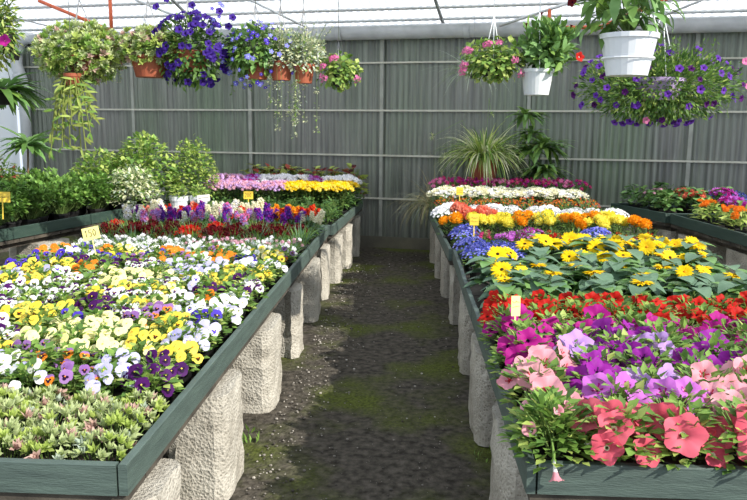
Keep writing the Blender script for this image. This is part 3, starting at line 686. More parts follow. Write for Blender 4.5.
species('celosia', 'celosia_plant', 'celosia', mgf, dict(coral=[cluster(60, .05, .055, .013, 8, ['plume', 'coral'], 1, 1.2)]), 3, .06, .15, .19, face=(0, 0, 1), outw=.3, part='plume')
species('zinnia', 'zinnia_plant', 'zinnia', mgf, dict(red=[pomb(.024, 20, 'red', .5)], pink=[pomb(.03, 24, 'pinkpurple', .6)], crimson=[pomb(.022, 20, 'hotpink', .5)], orange=[pomb(.022, 20, 'fire', .5)]), 5, .07, .14, .17)
bgf = [dome(90, .12, .20, .06, .05, [G['mid'], G['rubber'], G['deep']], None, 3, PH, stems=6, upw=.4, low=.1) for _ in V3]
species('begonia', 'begonia_plant', 'begonia', bgf, dict(coral=[pomb(.026, 18, 'coral', .6)], palepink=[pomb(.015, 12, 'dusty', .6)]), 12, .11, .16, .23)
species('verbena', 'verbena_plant', 'verbena', bgf, dict(purple=[cluster(50, .12, .08, .017, 9, ['pinkpurple', 'magenta'], .6, .9)]), 1, 0, .18, .18, part='blossoms', outw=0, face=(0, 0, 1))
clf = [dome(60, .13, .19, .09, .032, [G['lime'], G['fresh']], (3, 2), 3, PH, stems=5, upw=.5, low=.1) for _ in V3]
species('calendula', 'calendula_plant', 'calendula', clf, dict(orange=[pomb(.034, 40, 'orange', .45, .5)]), 6, .11, .19, .25)
arf = [grass(170, .22, .006, [G['grey'], G['blue']], 1.1, 1.0, 4, PH, .05, (5, 1)) for _ in V3]
species('silver', 'silver_leaf_plant', 'foliage plant', arf, {}, 0, 0, 0, 0)

def plant(key, col, x, y, z, label, group, nb=None, s=1.0):
    sp = SP[key]; rz = R.random()*6.28
    t = thing(sp['name'], label, sp['cat'], (x, y, z), 0, group); t.scale = (s,)*3
    if sp['pot']: inst('pot', sp['pot'], t)
    f = inst('foliage', R.choice(sp['fol']), t, (0, 0, 0), (0, 0, rz), R.uniform(.92, 1.1))
    bl = sp['blooms'].get(col) or []
    n = (nb if nb is not None else sp['nb']) if bl else 0
    if n == 1: inst(sp['part'], R.choice(bl), t, (0, 0, sp['bz']), (0, 0, rz), R.uniform(1-sp['scvar'], 1+sp['scvar']))
    else:
        a0 = R.random()*6
        for i in range(n):
            a = a0+i*2.39996+R.uniform(-.25, .25); q = math.sqrt((i+.5)/n)
            p = Vector((q*sp['br']*math.cos(a), q*sp['br']*math.sin(a), sp['bz']+(sp['bz1']-sp['bz'])*math.sqrt(max(0, 1-q*q))+R.uniform(-sp['jz'], sp['jz'])))
            d = (sp['face']+Vector((math.cos(a)*q, math.sin(a)*q, 0))*sp['outw']+Vector((R.uniform(-.3, .3), R.uniform(-.3, .3), R.uniform(-.15, .15)))*min(1, sp['outw']*2)).normalized()
            rot = d.to_track_quat('Z', 'Y') if key != 'pansy' else Matrix.Identity(3).to_quaternion()
            if key == 'pansy':
                u = Vector((0, 0, 1)); xx = u.cross(d).normalized()*1; xx = Vector((xx.x, xx.y, xx.z)); yy = d.cross(xx)
                rot = Matrix((xx, yy, d)).transposed().to_quaternion() @ Quaternion((0, 0, 1), R.uniform(-.35, .35))
            inst(sp['part'], R.choice(bl), t, p, rot, R.uniform(1-sp['scvar'], 1+sp['scvar']))
    return t

def band(bname, pick, y0, y1, dy, dx, xe, xo, sgn, z, group, jit=.018, first=.1, side='aisle', s=1.0):
    """rows of potted plants; xe(y)=x of the aisle edge, xo(y)=outer limit, pick(x,y,row,col)->(species,colour,words,blooms)"""
    n = max(1, int(round((y1-y0)/dy))); row = 0
    for j in range(n):
        y = y0+(y1-y0)*(j+.5)/n; c = 0; done = False
        k = 0
        while True:
            x = xe(y)+sgn*(first+dx*(k+(.25 if j % 2 else 0))); k += 1
            if sgn*(xo(y)-x) < .04: break
            px = x+R.uniform(-jit, jit); py = y+R.uniform(-jit, jit)
            if not seen(px, py, z+.15): continue
            r = pick(px, py, row, c)
            if r is None: c += 1; continue
            key, col, words, nb = r
            rowt = ' of the '+bname if n == 1 else ', %s row of the %s' % (ORD[row], bname)
            lab = '%s, %s from the %s%s' % (words, ORD[min(c, 19)], side, rowt)
            plant(key, col, px, py, z, lab, group, nb, s); c += 1; done = True
        if done: row += 1

def near(seeds, x, y):
    best = None
    for k, L_ in seeds.items():
        for (a, b) in L_:
            d = (a-x)**2+((b-y)*.8)**2
            if best is None or d < best[0]: best = (d, k)
    return best[1]
SEED_L = {'yellow': [(-2.28, 4.63), (-2.2, 4.15), (-2.21, 4.0), (-1.83, 3.41), (-1.84, 3.3), (-2.05, 4.26), (-1.64, 3.91), (-1.6, 3.91), (-1.47, 3.55), (-1.4, 3.6), (-1.6, 2.83), (-1.68, 3.04), (-1.45, 4.07), (-1.5, 4.13), (-1.1, 3.21), (-1.05, 3.18), (-0.98, 2.83), (-1.03, 2.64), (-0.99, 2.58), (-0.96, 2.67), (-1.48, 4.96), (-1.13, 4.25), (-1.08, 4.36), (-0.88, 4.28), (-0.77, 4.08), (-0.74, 3.73), (-0.95, 2.34), (-1.04, 2.58), (-0.9, 4.0)],
 'cream': [(-1.55, 3.05), (-1.48, 3.05), (-1.46, 3.14), (-1.38, 3.06), (-1.47, 2.97), (-1.35, 2.85), (-1.68, 4.3), (-1.58, 4.21), (-1.18, 3.22), (-1.25, 3.57), (-1.47, 3.33), (-1.43, 2.85), (-1.33, 2.95)],
 'orange': [(-2.05, 4.4), (-1.22, 3.04), (-1.0, 3.89), (-0.92, 4.81)],
 'deep': [(-1.49, 3.39), (-1.58, 3.63), (-1.38, 3.19), (-1.84, 4.72), (-1.07, 3.96), (-0.92, 3.9), (-1.09, 3.63), (-0.88, 2.59), (-0.92, 2.42), (-0.89, 2.33), (-1.34, 3.29), (-0.9, 2.65)],
 'blueviolet': [(-2.49, 4.73), (-1.63, 3.47), (-1.58, 3.28), (-0.85, 3.29), (-2.55, 4.64), (-0.95, 3.38)],
 'whiteeye': [(-1.98, 3.88), (-2.02, 3.69), (-1.87, 3.7), (-1.8, 4.04), (-1.58, 4.55), (-1.2, 3.82), (-1.87, 3.56), (-1.76, 3.82), (-1.48, 3.84), (-1.38, 4.14)],
 'white': [(-1.59, 3.13), (-1.45, 2.65), (-1.45, 2.55), (-1.19, 2.63), (-0.95, 3.55), (-0.94, 4.62), (-1.19, 2.77), (-1.06, 3.7)],
 'lilac': [(-1.46, 2.74), (-1.4, 2.73), (-1.26, 2.65), (-1.23, 2.24), (-1.27, 2.3), (-1.27, 3.35)],
 'lavender': [(-1.14, 2.48), (-1.1, 2.64), (-1.02, 2.32), (-1.52, 4.75), (-1.31, 4.58), (-0.89, 3.16), (-0.95, 3.15), (-1.3, 4.24), (-0.89, 2.94)],
 'leafy': [(-0.87, 2.79), (-1.18, 2.4), (-1.14, 2.84), (-1.17, 4.1)]}
WORDS = dict(yellow='bright yellow pansy', cream='pale cream yellow pansy', orange='orange pansy', deep='deep purple pansy', blueviolet='blue violet pansy', whiteeye='white pansy with purple eyes', white='white pansy', lilac='lilac purple pansy', lavender='pale lavender pansy', leafy='leafy sparse yellow pansy')
DZ = .551
aL = lambda y: -.80 if y < 7.1 else -.745+(y-7.14)*.05
oL = lambda y: -2.58
# left bench, front to back
band('front sedum trays', lambda x, y, r, c: ('sedum', None, 'pale green and pink sedum' if (r+c) % 2 else 'yellow green tufted sedum', 0), 2.01, 2.47, .153, .165, aL, oL, -1, DZ, 'sedums in the front trays', .012, .10)
def pk(x, y, r, c):
    k = near(SEED_L, x+R.uniform(-.09, .09), y+R.uniform(-.09, .09))
    if k == 'yellow' and R.random() < .3: k = R.choice(('leafy', 'deep', 'lavender', 'whiteeye'))
    return ('pansy', k, WORDS[k], 4 if k == 'leafy' else R.randint(5, 9))
band('pansy block', pk, 2.46, 4.78, .155, .155, aL, oL, -1, DZ, 'pansies on the left bench')
def vk(x, y, r, c):
    k = ['orange', 'white', 'yellow', 'orange', 'lilac', 'blueviolet', 'white', 'leafy'][(c*3+r*5+R.randint(0, 2)) % 8]
    if x < -2.2 and r == 0: k = 'blueviolet'
    return ('pansy', k, WORDS[k].replace('pansy', 'viola'), 6)
band('viola block', vk, 4.8, 5.28, .16, .16, aL, oL, -1, DZ, 'violas behind the pansies')
def dk(x, y, r, c):
    k = 'white' if r == 0 or x < -1.7 else 'pinkwhite'
    return ('dianthus', k, 'white dianthus' if k == 'white' else 'pale pink and white dianthus', 9)
band('pale dianthus block', dk, 5.3, 5.82, .17, .17, aL, oL, -1, DZ, 'pale dianthus on the left bench')
band('dark red dianthus strip', lambda x, y, r, c: ('dianthus', 'darkred' if (c+r) % 5 else 'red', 'dark red dianthus' if (c+r) % 5 else 'scarlet dianthus', 13) if x < -.95 else ('dianthus', None, 'green unopened dianthus', 0), 5.84, 6.22, .18, .17, aL, oL, -1, DZ, 'red dianthus on the left bench', .03, s=1.3)
def sk(x, y, r, c):
    if x > -1.25 and r > 0: k = R.choice(['red', 'coral', 'orange']); return ('snapdragon', k, k+' snapdragon', None)
    k = R.choices(['white', 'cream', 'purple', 'lilac'], (4, 3, 3, 3))[0]
    if r > 1: 
        k2 = R.choice(['coral', 'red', None])
        if k2: return ('snapdragon', k2, k2+' snapdragon', 4)
    return ('stock', k, {'white': 'white', 'cream': 'cream', 'purple': 'deep purple', 'lilac': 'lilac pink'}[k]+' stock with dense spikes', None)
band('stock block', sk, 6.25, 7.0, .18, .165, aL, oL, -1, DZ, 'stocks and snapdragons on the left bench', .05, .1, s=1.08)
band('green unopened strip', lambda x, y, r, c: ('mum', 'none', 'green unopened chrysanthemum', 0), 7.25, 8.2, .24, .23, aL, lambda y: -2.1, -1, DZ, 'unopened chrysanthemums', .03, .1, s=.9)
band('opened chrysanthemum rows', lambda x, y, r, c: ('mum', 'yellow' if x > -1.45 else 'lilac', 'bright yellow chrysanthemum mound' if x > -1.45 else 'pale lilac chrysanthemum mound', None), 8.25, 8.85, .2, .19, aL, lambda y: -2.3, -1, DZ, 'open chrysanthemums', .03, .07, s=1.2)
band('rear chrysanthemum row', lambda x, y, r, c: ('mum', 'magenta' if c in (2, 6) else 'white' if c < 6 else 'lilac', ('magenta' if c in (2, 6) else 'white' if c < 6 else 'lilac')+' chrysanthemum mound', None), 8.85, 9.2, .2, .19, aL, lambda y: -2.35, -1, DZ, 'rear chrysanthemums', .02, .1, s=1.36)
band('coleus rows', lambda x, y, r, c: ('coleus', None, 'green and red coleus' if (c+r) % 2 else 'lime green coleus', 0), 9.22, 9.6, .2, .2, aL, lambda y: -2.0, -1, DZ, 'coleus along the back wall', .02, .1, s=1.42)
# right bench
aR = lambda y: .36 if y < 5.8 else .315-(y-5.84)*.033
oR = lambda y: 1.98
SEED_R = {'salmon': [(0.58, 2.0), (0.55, 2.0), (0.61, 2.0), (0.71, 2.0), (0.82, 2.05), (0.79, 2.0), (0.84, 2.1), (0.57, 2.16), (0.66, 2.1), (0.94, 2.23), (0.92, 2.06)], 'pinkpurple': [(0.7, 2.2), (0.79, 2.3), (0.71, 2.31), (0.76, 2.45)],
 'pinkvein': [(0.41, 2.62), (0.47, 2.5), (0.4, 2.55), (0.51, 2.3), (0.92, 2.36), (1.05, 2.4), (.45, 2.35)], 'magenta': [(0.42, 2.86), (0.42, 3.14), (0.42, 3.24), (0.42, 3.0), (0.56, 3.04), (0.66, 3.26), (0.77, 3.27), (0.88, 3.28), (1.04, 3.3), (1.28, 2.89), (1.23, 2.82), (1.16, 2.99), (1.5, 3.1)],
 'purple': [(0.89, 3.07), (0.62, 2.77), (0.72, 2.71), (0.87, 2.79), (0.62, 2.51), (0.64, 2.46), (1.08, 2.67), (1.09, 2.81), (0.66, 2.95), (1.0, 2.92)], 'lilac': [(0.88, 2.6), (0.96, 2.8), (0.59, 2.88)], 'leafy': [(0.4, 2.12), (0.43, 2.25), (0.99, 2.52)]}
PW = dict(salmon='salmon pink petunia', pinkpurple='orchid pink petunia', pinkvein='red-throated pale pink petunia', magenta='magenta petunia', purple='violet purple petunia', lilac='pale lilac petunia', leafy='leafy petunia with pink buds')
def ptk(x, y, r, c):
    k = near(SEED_R, x+R.uniform(-.11, .11)*min(1, r), y+R.uniform(-.11, .11)*min(1, r)); return ('petunia', k, PW[k], 3 if k == 'leafy' else 9 if (r == 0 and k == 'salmon') else R.choice((5, 6, 7, 8)))
band('mixed petunia block', ptk, 2.055, 3.3, .18, .18, aR, oR, 1, DZ, 'mixed petunias on the right bench', .015, .09)
band('red petunia block', lambda x, y, r, c: ('petunia', 'red', 'scarlet petunia', 14), 3.3, 3.74, .2, .17, aR, oR, 1, DZ, 'red petunias on the right bench', .015, .09)
band('dwarf sunflower block', lambda x, y, r, c: ('rudbeckia', 'yellow', 'yellow dwarf sunflower', 0 if r == 0 and c % 3 else R.choice((0, 1, 1, 2))), 3.86, 4.85, .26, .25, aR, oR, 1, DZ, 'dwarf sunflowers on the right bench', .02, .14)
band('blue lobelia patch', lambda x, y, r, c: ('lobelia', 'blue', 'blue lobelia mound', None) if (x < .7 or r == 2) else ('rudbeckia', 'yellow', 'low dwarf sunflower', 2), 4.98, 5.6, .2, .2, aR, oR, 1, DZ, 'lobelias on the right bench', .03, .1, s=1.1)
band('small mixed strip', lambda x, y, r, c: ('zinnia', ['red', 'crimson', 'pink', 'orange'][c % 4], ['red', 'crimson', 'purple pink', 'orange red'][c % 4]+' zinnia', 4) if c % 3 else ('lobelia', 'violet' if c % 2 else 'blue', 'purple lobelia' if c % 2 else 'small blue lobelia', None), 5.9, 6.25, .19, .18, aR, oR, 1, DZ, 'small mixed flowers on the right bench', .03, .1, s=1.1)
def mk(x, y, r, c):
    if c < 2 and r == 1: return ('celosia', 'coral', 'coral pink celosia plume', None)
    k = 'yellow' if (c+r*2) % 5 not in (0, 3) else 'orange'; return ('marigold', k, ('lemon yellow' if k == 'yellow' else 'orange')+' pompon marigold', None)
band('marigold block', mk, 6.27, 6.85, .24, .19, aR, oR, 1, DZ, 'marigolds on the right bench', .035, .1, s=1.35)
band('white alyssum rows', lambda x, y, r, c: ('alyssum', 'white', 'white alyssum mound', None), 6.98, 7.42, .2, .19, aR, oR, 1, DZ, 'white alyssums', .035, .1, s=1.35)
band('budding rows', lambda x, y, r, c: ('budding', 'red', 'green plant with red buds', None), 7.5, 7.98, .24, .2, aR, oR, 1, DZ, 'budding plants', .03, .1, s=1.25)
band('white daisy rows', lambda x, y, r, c: ('iberis', 'white', 'creamy white daisy cushion', None), 8.0, 8.4, .2, .2, aR, lambda y: 1.95, 1, DZ, 'white daisy plants', .04, .1, s=1.4)
band('magenta dianthus rows', lambda x, y, r, c: ('tallpink', 'magenta' if (c+r) % 4 else 'pink', 'tall magenta dianthus' if (c+r) % 4 else 'tall pink dianthus', 13), 8.45, 8.9, .2, .17, aR, lambda y: 1.9, 1, DZ, 'magenta dianthus at the far end', .03, .1, s=1.05)
# herb bench on the left
def lerpx(a, b):
    return lambda y: a[0]+(b[0]-a[0])*(y-a[1])/(b[1]-a[1])
band('parsley block', lambda x, y, r, c: ('parsley', None, 'bushy green parsley', 0), 5.4, 7.7, .215, .215, lerpx(LR[0], LR[3]), lerpx(LR[1], LR[2]), -1, .651, 'parsley on the left side bench', .04, .15, 'inner edge', 1.45)
# right side benches
def rk(x, y, r, c):
    if y < 6.1 and c == 0: return ('silver', None, 'silver grey feathery plant', 0)
    if c == 0: return ('calendula', 'orange', 'lime-leaved orange calendula', 4)
    if c == 1: return ('verbena', 'purple', 'purple pink verbena', None)
    if c == 2: return ('begonia', 'coral', 'coral begonia', None) if r % 2 else ('lobelia', 'blue', 'tall blue lobelia mound', None)
    if c == 3: return ('begonia', 'coral', 'coral begonia behind the verbena', None) 
    return ('lobelia', 'blue', 'blue lobelia mound', None)
band('side bench', rk, 5.2, 7.3, .27, .26, lerpx(RR2[0], RR2[3]), lambda y: 3.92, 1, .681, 'plants on the right side bench', .02, .15, 'inner edge', 1.02)
def rk2(x, y, r, c):
    if c == 0: return ('begonia', 'palepink' if r % 2 else None, 'begonia with pale flowers' if r % 2 else 'leafy green begonia', 6)
    if c == 1: return ('begonia', 'coral', 'coral begonia', None) if r < 2 else ('begonia', 'palepink', 'pale pink begonia', None)
    if c == 2 and r == 0: return ('verbena', 'purple', 'purple pink verbena', None)
    return ('lobelia', 'blue', 'blue lobelia mound', None)
band('corner bench', rk2, 7.5, 8.3, .27, .26, lerpx(RR1[0], RR1[3]), lambda y: 3.8, 1, .681, 'plants on the right corner bench', .02, .15, 'inner edge', 1.25)

# petunia blooms that hang outside the boards belong to plants at the edge
t = plant('petunia', 'leafy', .43, 2.17, DZ, 'leafy petunia spilling a pink bud over the near corner of the right bench', 'mixed petunias on the right bench', 2)
inst('bloom', PT['leafy'][0], t, (-.01, -.155, .085), Vector((.1, -.5, -1)).to_track_quat('Z', 'Y'), 1.1)

# ------------------------------------------------------------------ price tags
def price_tag(label, loc, w_, h_, mat, strokes, stick, rz=0, tilt=-.2, roll_=0):
    t = thing('price_tag', label, 'price tag', loc, rz)
    t.rotation_euler = (tilt, roll_, rz)
    mb = MB(); mb.box((-w_/2, -.0012, 0), (w_/2, .0012, h_)); cd = mb.build('card', mat, t)
    mb = MB(); mb.box((-.005, -.0025, -stick), (.005, -.0012, h_*.3)); mb.box((-.005, .0012, -stick), (.005, .0025, h_*.3)); 
    mb = MB(); mb.box((-.004, .0014, -stick), (.004, .0034, h_*.4)); mb.build('stick', mat, t)
    mb = MB()
    for st_ in strokes:
        pts = [((x-.5)*w_, -.0026, y*h_) for x, y in st_]
        for a, b in zip(pts, pts[1:]): mb.tube([a, b], w_*.016, 4)
    if mb.v: mb.build('handwriting', M['ink'], cd)
    return t
def dig(c, x, w_=.16, y0=.25, y1=.75):
    m_ = (y0+y1)/2
    D = {'1': [[(.2, .8), (.5, 1), (.5, 0)]], '5': [[(.95, 1), (.2, 1), (.15, .55), (.6, .6), (.9, .35), (.6, 0), (.1, .05)]],
         '0': [[(.5, 1), (.1, .7), (.1, .3), (.5, 0), (.9, .3), (.9, .7), (.5, 1)]], '2': [[(.1, .8), (.5, 1), (.9, .75), (.1, 0), (.95, 0)]]}[c]
    return [[(x+w_*p, y0+(y1-y0)*q) for p, q in s] for s in D]
def num(s, x0=.14, step=.24, **k):
    out = []
    for i, ch in enumerate(s): out += dig(ch, x0+i*step, .18, **k)
    return out
def scrib(rows, rr): return [[(x/10+.1, y+rr.uniform(-.05, .05)) for x in range(0, 9)] for y in rows]
rr = random.Random(3)
price_tag('cream price card reading 150 on a yellow stick among the violas', (-2.05, 4.72, .855), .11, .08, M['tag_yellow'], num('150', y0=.25, y1=.8), .2, .1, -.15, -.22)
price_tag('gold price card reading 200 on a stick among the stocks', (-1.53, 7.03, .90), .09, .075, M['tag_gold'], num('200'), .22, 0, -.1)
price_tag('yellow price card standing at the left edge of the parsley', (-3.13, 5.62, .99), .12, .08, M['tag_gold'], scrib((.5,), rr), .13, .1, -.1)
price_tag('cream two-line price card in the middle of the parsley', (-3.32, 7.0, .95), .11, .08, M['tag_yellow'], scrib((.65, .35), rr), .22, .1, -.1, .1)
price_tag('small white price card behind the parsley', (-3.2, 7.7, .95), .06, .06, M['tag_white'], scrib((.5,), rr), .2, 0, -.1)
price_tag('pale yellow price card standing among the magenta and red petunias', (.45, 3.12, .81), .052, .085, M['tag_yellow'], scrib((.7, .45), rr), .14, .65, -.15, .12)
price_tag('gold price card among the far white daisies', (.50, 7.75, .90), .07, .08, M['tag_gold'], scrib((.6, .35), rr), .2, 0, -.1)
price_tag('gold price card in front of the marigolds', (.50, 5.9, .83), .07, .09, M['tag_gold'], scrib((.65, .35), rr), .2, 0, -.1)

# ------------------------------------------------------------------ shrubs and pots at the back left
def shrub(name, label, cat, loc, r, h, n, L_, W_, mats, wts, potm, pr, ph, z0=None, stems=9, low=.12, group=None):
    t = thing(name, label, cat, loc, 0, group); inst('pot', pot_mesh(pr, ph, potm, .02), t)
    inst('foliage', dome(n, r, h, L_, W_, mats, wts, 2, ph*.8, stems=stems, upw=.6, low=low, spread=.8), t); return t
shrub('leafy_shrub', 'tall light green leafy shrub behind the parsley, highest in the middle', 'shrub', (-2.86, 8.0, .651), .36, .74, 1300, .08, .045, [G['mid'], G['fresh'], G['lime']], (2, 4, 4), M['black_plastic'], .12, .16)
shrub('leafy_shrub', 'rounded yellow green shrub beside the far left rail, left of the tallest shrub', 'shrub', (-3.3, 7.9, .651), .34, .56, 1000, .08, .045, [G['mid'], G['fresh'], G['lime']], (2, 4, 4), M['black_plastic'], .12, .16)
shrub('leafy_shrub', 'bright green shrub with small leaves right of the variegated plant', 'shrub', (-2.44, 8.35, DZ), .30, .80, 1700, .05, .035, [G['fresh'], G['lime'], G['mid']], (3, 5, 1), M['black_plastic'], .12, .16)
shrub('leafy_shrub', 'low reddish green shrub behind the left end of the parsley', 'shrub', (-3.75, 6.6, .651), .3, .56, 800, .07, .035, [G['mid'], G['olive'], G['red']], (4, 3, 1), M['black_plastic'], .12, .16)
shrub('variegated_shrub', 'cream and green variegated shrub in a pot in front of the tall shrubs', 'shrub', (-2.8, 7.45, .651), .27, .45, 900, .06, .03, [G['cream'], G['fresh'], G['grey']], (5, 2, 2), M['white_plastic'], .1, .13)
for i, (x, y) in enumerate(((-2.42, 7.75), (-2.22, 7.8))):
    t = thing('white_pot', ['white plastic pot with a leafy plant, left of the pair behind the purple stocks', 'white plastic pot with a written card, right of the pair behind the stocks'][i], 'flower pot', (x, y, DZ), 0, 'white pots behind the stocks')
    inst('pot', pot_mesh(.095, .30, M['white_plastic'], .03), t); inst('foliage', dome(90, .1, .16, .05, .03, [G['fresh'], G['lime']], None, 2, .27), t)
price_tag('white card with writing leaning on the right-hand white pot', (-2.13, 7.66, .80), .13, .075, M['tag_white'], scrib((.6,), rr), .24, .1, -.1, -.1)

# ------------------------------------------------------------------ hanging baskets
TOPZ = 3.0
def hanger(t, r, zr, ztop, nw=3, m=None, join=.38, wr=.003, a0=.5):
    """straps from the rim to a ring, then one wire up to the crossbar (local coordinates of the basket)"""
    m = m or M['wire']; h = min(join, (ztop-zr)*.7); mb = MB()
    for i in range(nw):
        a = 2*PI*i/nw+a0; mb.tube([(r*math.cos(a), r*math.sin(a), zr-.01), (0, 0, zr+h)], wr, 5)
    mb.tube([(0, 0, zr+h), (0, 0, ztop-.02)], wr*.8, 5)
    hg = mb.build('hanger', m, t, smooth=True); mb = MB()
    mb.tube([(0, 0, ztop-.03), (0, .028, ztop), (0, 0, ztop+.026), (0, -.028, ztop+.01)], wr*1.2, 5); mb.build('hook', m, hg, smooth=True)
def blob(n, r, L_, W_, mats, wts=None, c=(0, 0, 0), k=2, down=0, kind='leaf', shell=.35, curl=.4, stems=14, rim=0):
    """ball-like mass of leafy shoots; r=(rx,ry,rz)"""
    mb = MB(); c = Vector(c); nm = len(mats)
    for i in range(stems):
        d = rnd_dir((0, 0, 0), .2, 1); e = c+Vector((d.x*r[0], d.y*r[1], d.z*r[2]))*.9; mb.tube([c-Vector((0, 0, r[2]*.3)), c+(e-c)*.5+Vector((0, 0, .03)), e], .0025, 3, nm, False)
    for i in range(n):
        d = Vector((R.gauss(0, 1), R.gauss(0, 1), R.gauss(0, 1))).normalized(); q = 1-shell*R.random()**1.5; q *= R.uniform(.85, 1.08)
        o = c+Vector((d.x*r[0], d.y*r[1], d.z*r[2]))*q
        dd = (d+Vector((R.uniform(-1, 1), R.uniform(-1, 1), R.uniform(-1, 1)))*.6+Vector((0, 0, -down+.2))).normalized(); s = R.uniform(.65, 1.25)
        mi = R.choices(range(nm), wts)[0] if wts else R.randrange(nm)
        if kind == 'dia': mb.dia(o, dd, d+Vector((0, 0, .6)), L_*s, W_*s, mi)
        else: mb.leaf(o-dd*L_*.3, dd, d+Vector((0, 0, .8)), L_*s, W_*s, curl, k, mi, .2)
    return mb
def rosettes(n, r, size, nm, wts, c, zmin=-.9):
    mb = MB(); c = Vector(c); mb.ball(c-Vector((0, 0, r[2]*.1)), min(r)*.8, nm-1, 12, 8)
    for i in range(n):
        d = Vector((R.gauss(0, 1), R.gauss(0, 1), R.gauss(0, 1))).normalized(); q = 1-.35*R.random()**2; q *= R.uniform(.85, 1.1)
        o = c+Vector((d.x*r[0], d.y*r[1], d.z*r[2]))*q; ax = (d+Vector((R.uniform(-.5, .5), R.uniform(-.5, .5), R.uniform(0, .8)))).normalized()
        t1 = ax.orthogonal().normalized(); t2 = ax.cross(t1); mi = R.choices(range(nm-1), wts)[0]; s = size*R.uniform(.7, 1.25)
        for l in range(8):
            b = l*2.4; e = .25+.1*l; mb.leaf(o, (t1*math.cos(b)+t2*math.sin(b))*(1.2-e*.7)+ax*e, ax, s*R.uniform(.8, 1.1), s*.55, -.3, 2, mi, .25, .65)
    return mb
def strand(mb, p, length, L_, W_, nm, mis, sway=.03, step=.03, stemi=None):
    p = Vector(p); pts = [p.copy()]; n = int(length/step)
    for i in range(n):
        p = p+Vector((R.uniform(-sway, sway)*.4, R.uniform(-sway, sway)*.4, -step)); pts.append(p.copy())
        for s in (-1, 1):
            a = R.random()*6.28; mb.leaf(p, (math.cos(a), math.sin(a), R.uniform(-.5, .4)), (0, 0, 1), L_*R.uniform(.7, 1.2), W_, .3, 2, R.choice(mis), .2)
    mb.tube(pts, .002, 3, stemi if stemi is not None else mis[0], False)
def blooms_on(t, meshes, n, r, c, size=1, zmin=-.9, facey=-.6, ymax=.5, name='bloom', lift=1.04):
    i = 0
    while i < n:
        d = Vector((R.gauss(0, 1), R.gauss(0, 1), R.gauss(0, 1))).normalized()
        if d.y > ymax or d.z < zmin: continue
        p = Vector(c)+Vector((d.x*r[0], d.y*r[1], d.z*r[2]))*R.uniform(.95, lift)
        f = (d+Vector((R.uniform(-.3, .3), facey, R.uniform(-.1, .5)))).normalized()
        inst(name, R.choice(meshes), t, p, f.to_track_quat('Z', 'Y'), size*R.uniform(.8, 1.15)); i += 1
HB = 'hanging baskets along the left frame'
def basket(name, label, cat, x, y, zpot, pr, ph, potm, ang=0, group=HB, taper=.75, nw=3, hm=None, join=.38, barz=TOPZ, sa=.5, wr=.003):
    t = thing(name, label, cat, (x, y, zpot), ang, group)
    inst('pot', pot_mesh(pr, ph, potm, .014, 24, taper), t); hanger(t, pr*.98, ph, barz-zpot, nw, hm, join, wr, sa)
    return t
# the two sedum baskets
t = basket('hanging_sedum_basket', 'wide brown hanging basket overflowing with pale green sedum, above the terracotta cactus pot', 'hanging basket', -2.35, 5.4, 1.93, .155, .14, M['brown_plastic'])
mb = rosettes(900, (.32, .25, .19), .036, 5, (5, 4, 3, 1), (0, 0, .16))
for i in range(26):
    a = R.random()*6.28; strand(mb, (.26*math.cos(a), .2*math.sin(a), .14), R.uniform(.08, .2), .022, .012, 4, (0, 1, 3), stemi=4)
mb.build('foliage', [G['sedum'], G['lime'], G['fresh'], G['pinkish'], G['stem']], t, smooth=True)
t = basket('hanging_sedum_basket', 'smaller hanging sedum basket in a red-brown pot, right of the wide one', 'hanging basket', -1.86, 5.4, 1.92, .135, .15, M['terracotta'])
mb = rosettes(480, (.215, .2, .13), .034, 5, (4, 4, 2, 2), (0, 0, .21))
for i in range(12):
    a = R.random()*6.28; strand(mb, (.19*math.cos(a), .17*math.sin(a), .2), R.uniform(.05, .16), .022, .012, 4, (0, 1, 3), stemi=4)
mb.build('foliage', [G['sedum'], G['lime'], G['fresh'], G['pinkish'], G['stem']], t, smooth=True)
# trailing cactus pot
t = basket('hanging_cactus_pot', 'small terracotta pot with long trailing olive stems hanging under the sedum basket', 'hanging plant', -2.36, 5.25, 1.85, .057, .085, M['terracotta'], nw=2, join=.1)
mb = MB()
for i in range(16):
    a = R.random()*6.28; p = Vector((.04*math.cos(a), .04*math.sin(a), .08)); out_ = R.uniform(.03, .14); ln = R.uniform(.2, .52); pts = [p.copy()]
    for j in range(6):
        q = p+Vector((math.cos(a)*out_*((j+1)/6)**.6, math.sin(a)*out_*((j+1)/6)**.6*.6, .03*math.sin(j)*.4-ln*(j+1)/6)); pts.append(q)
        for s in range(2):
            b = R.random()*6.28; mb.leaf(q, (math.cos(b), math.sin(b)*.6, R.uniform(-1.2, .2)), (0, -1, .3), R.uniform(.06, .12), .018, .5, 3, R.choice((0, 0, 1, 1, 2)), .2)
    mb.tube(pts, .004, 4, 0, False)
mb.build('trailing_stems', [G['olive'], G['fresh'], G['lime']], t, smooth=True)
# purple petunia basket
t = basket('hanging_petunia_basket', 'hanging basket covered in deep violet petunias, left of the blue trailing one', 'hanging basket', -1.57, 5.4, 1.96, .13, .14, M['terracotta'])
blob(1500, (.28, .2, .25), .05, .026, [G['mid'], G['fresh'], G['deep']], None, (0, 0, .14), 2, .3, 'leaf', .6).build('foliage', [G['mid'], G['fresh'], G['deep'], G['stem']], t, smooth=True)
VP = [petunia('purplish', 'dark', 'dark', .026, i, 'violet') for i in range(3)]
blooms_on(t, VP, 105, (.29, .21, .26), (0, 0, .15))
for (x, z) in ((-.12, .48), (-.2, .43), (.05, .44), (.24, .4), (.30, .30), (.33, .36)): inst('bloom', R.choice(VP), t, (x, -.1, z), Vector((x, -1, .4)).to_track_quat('Z', 'Y'))
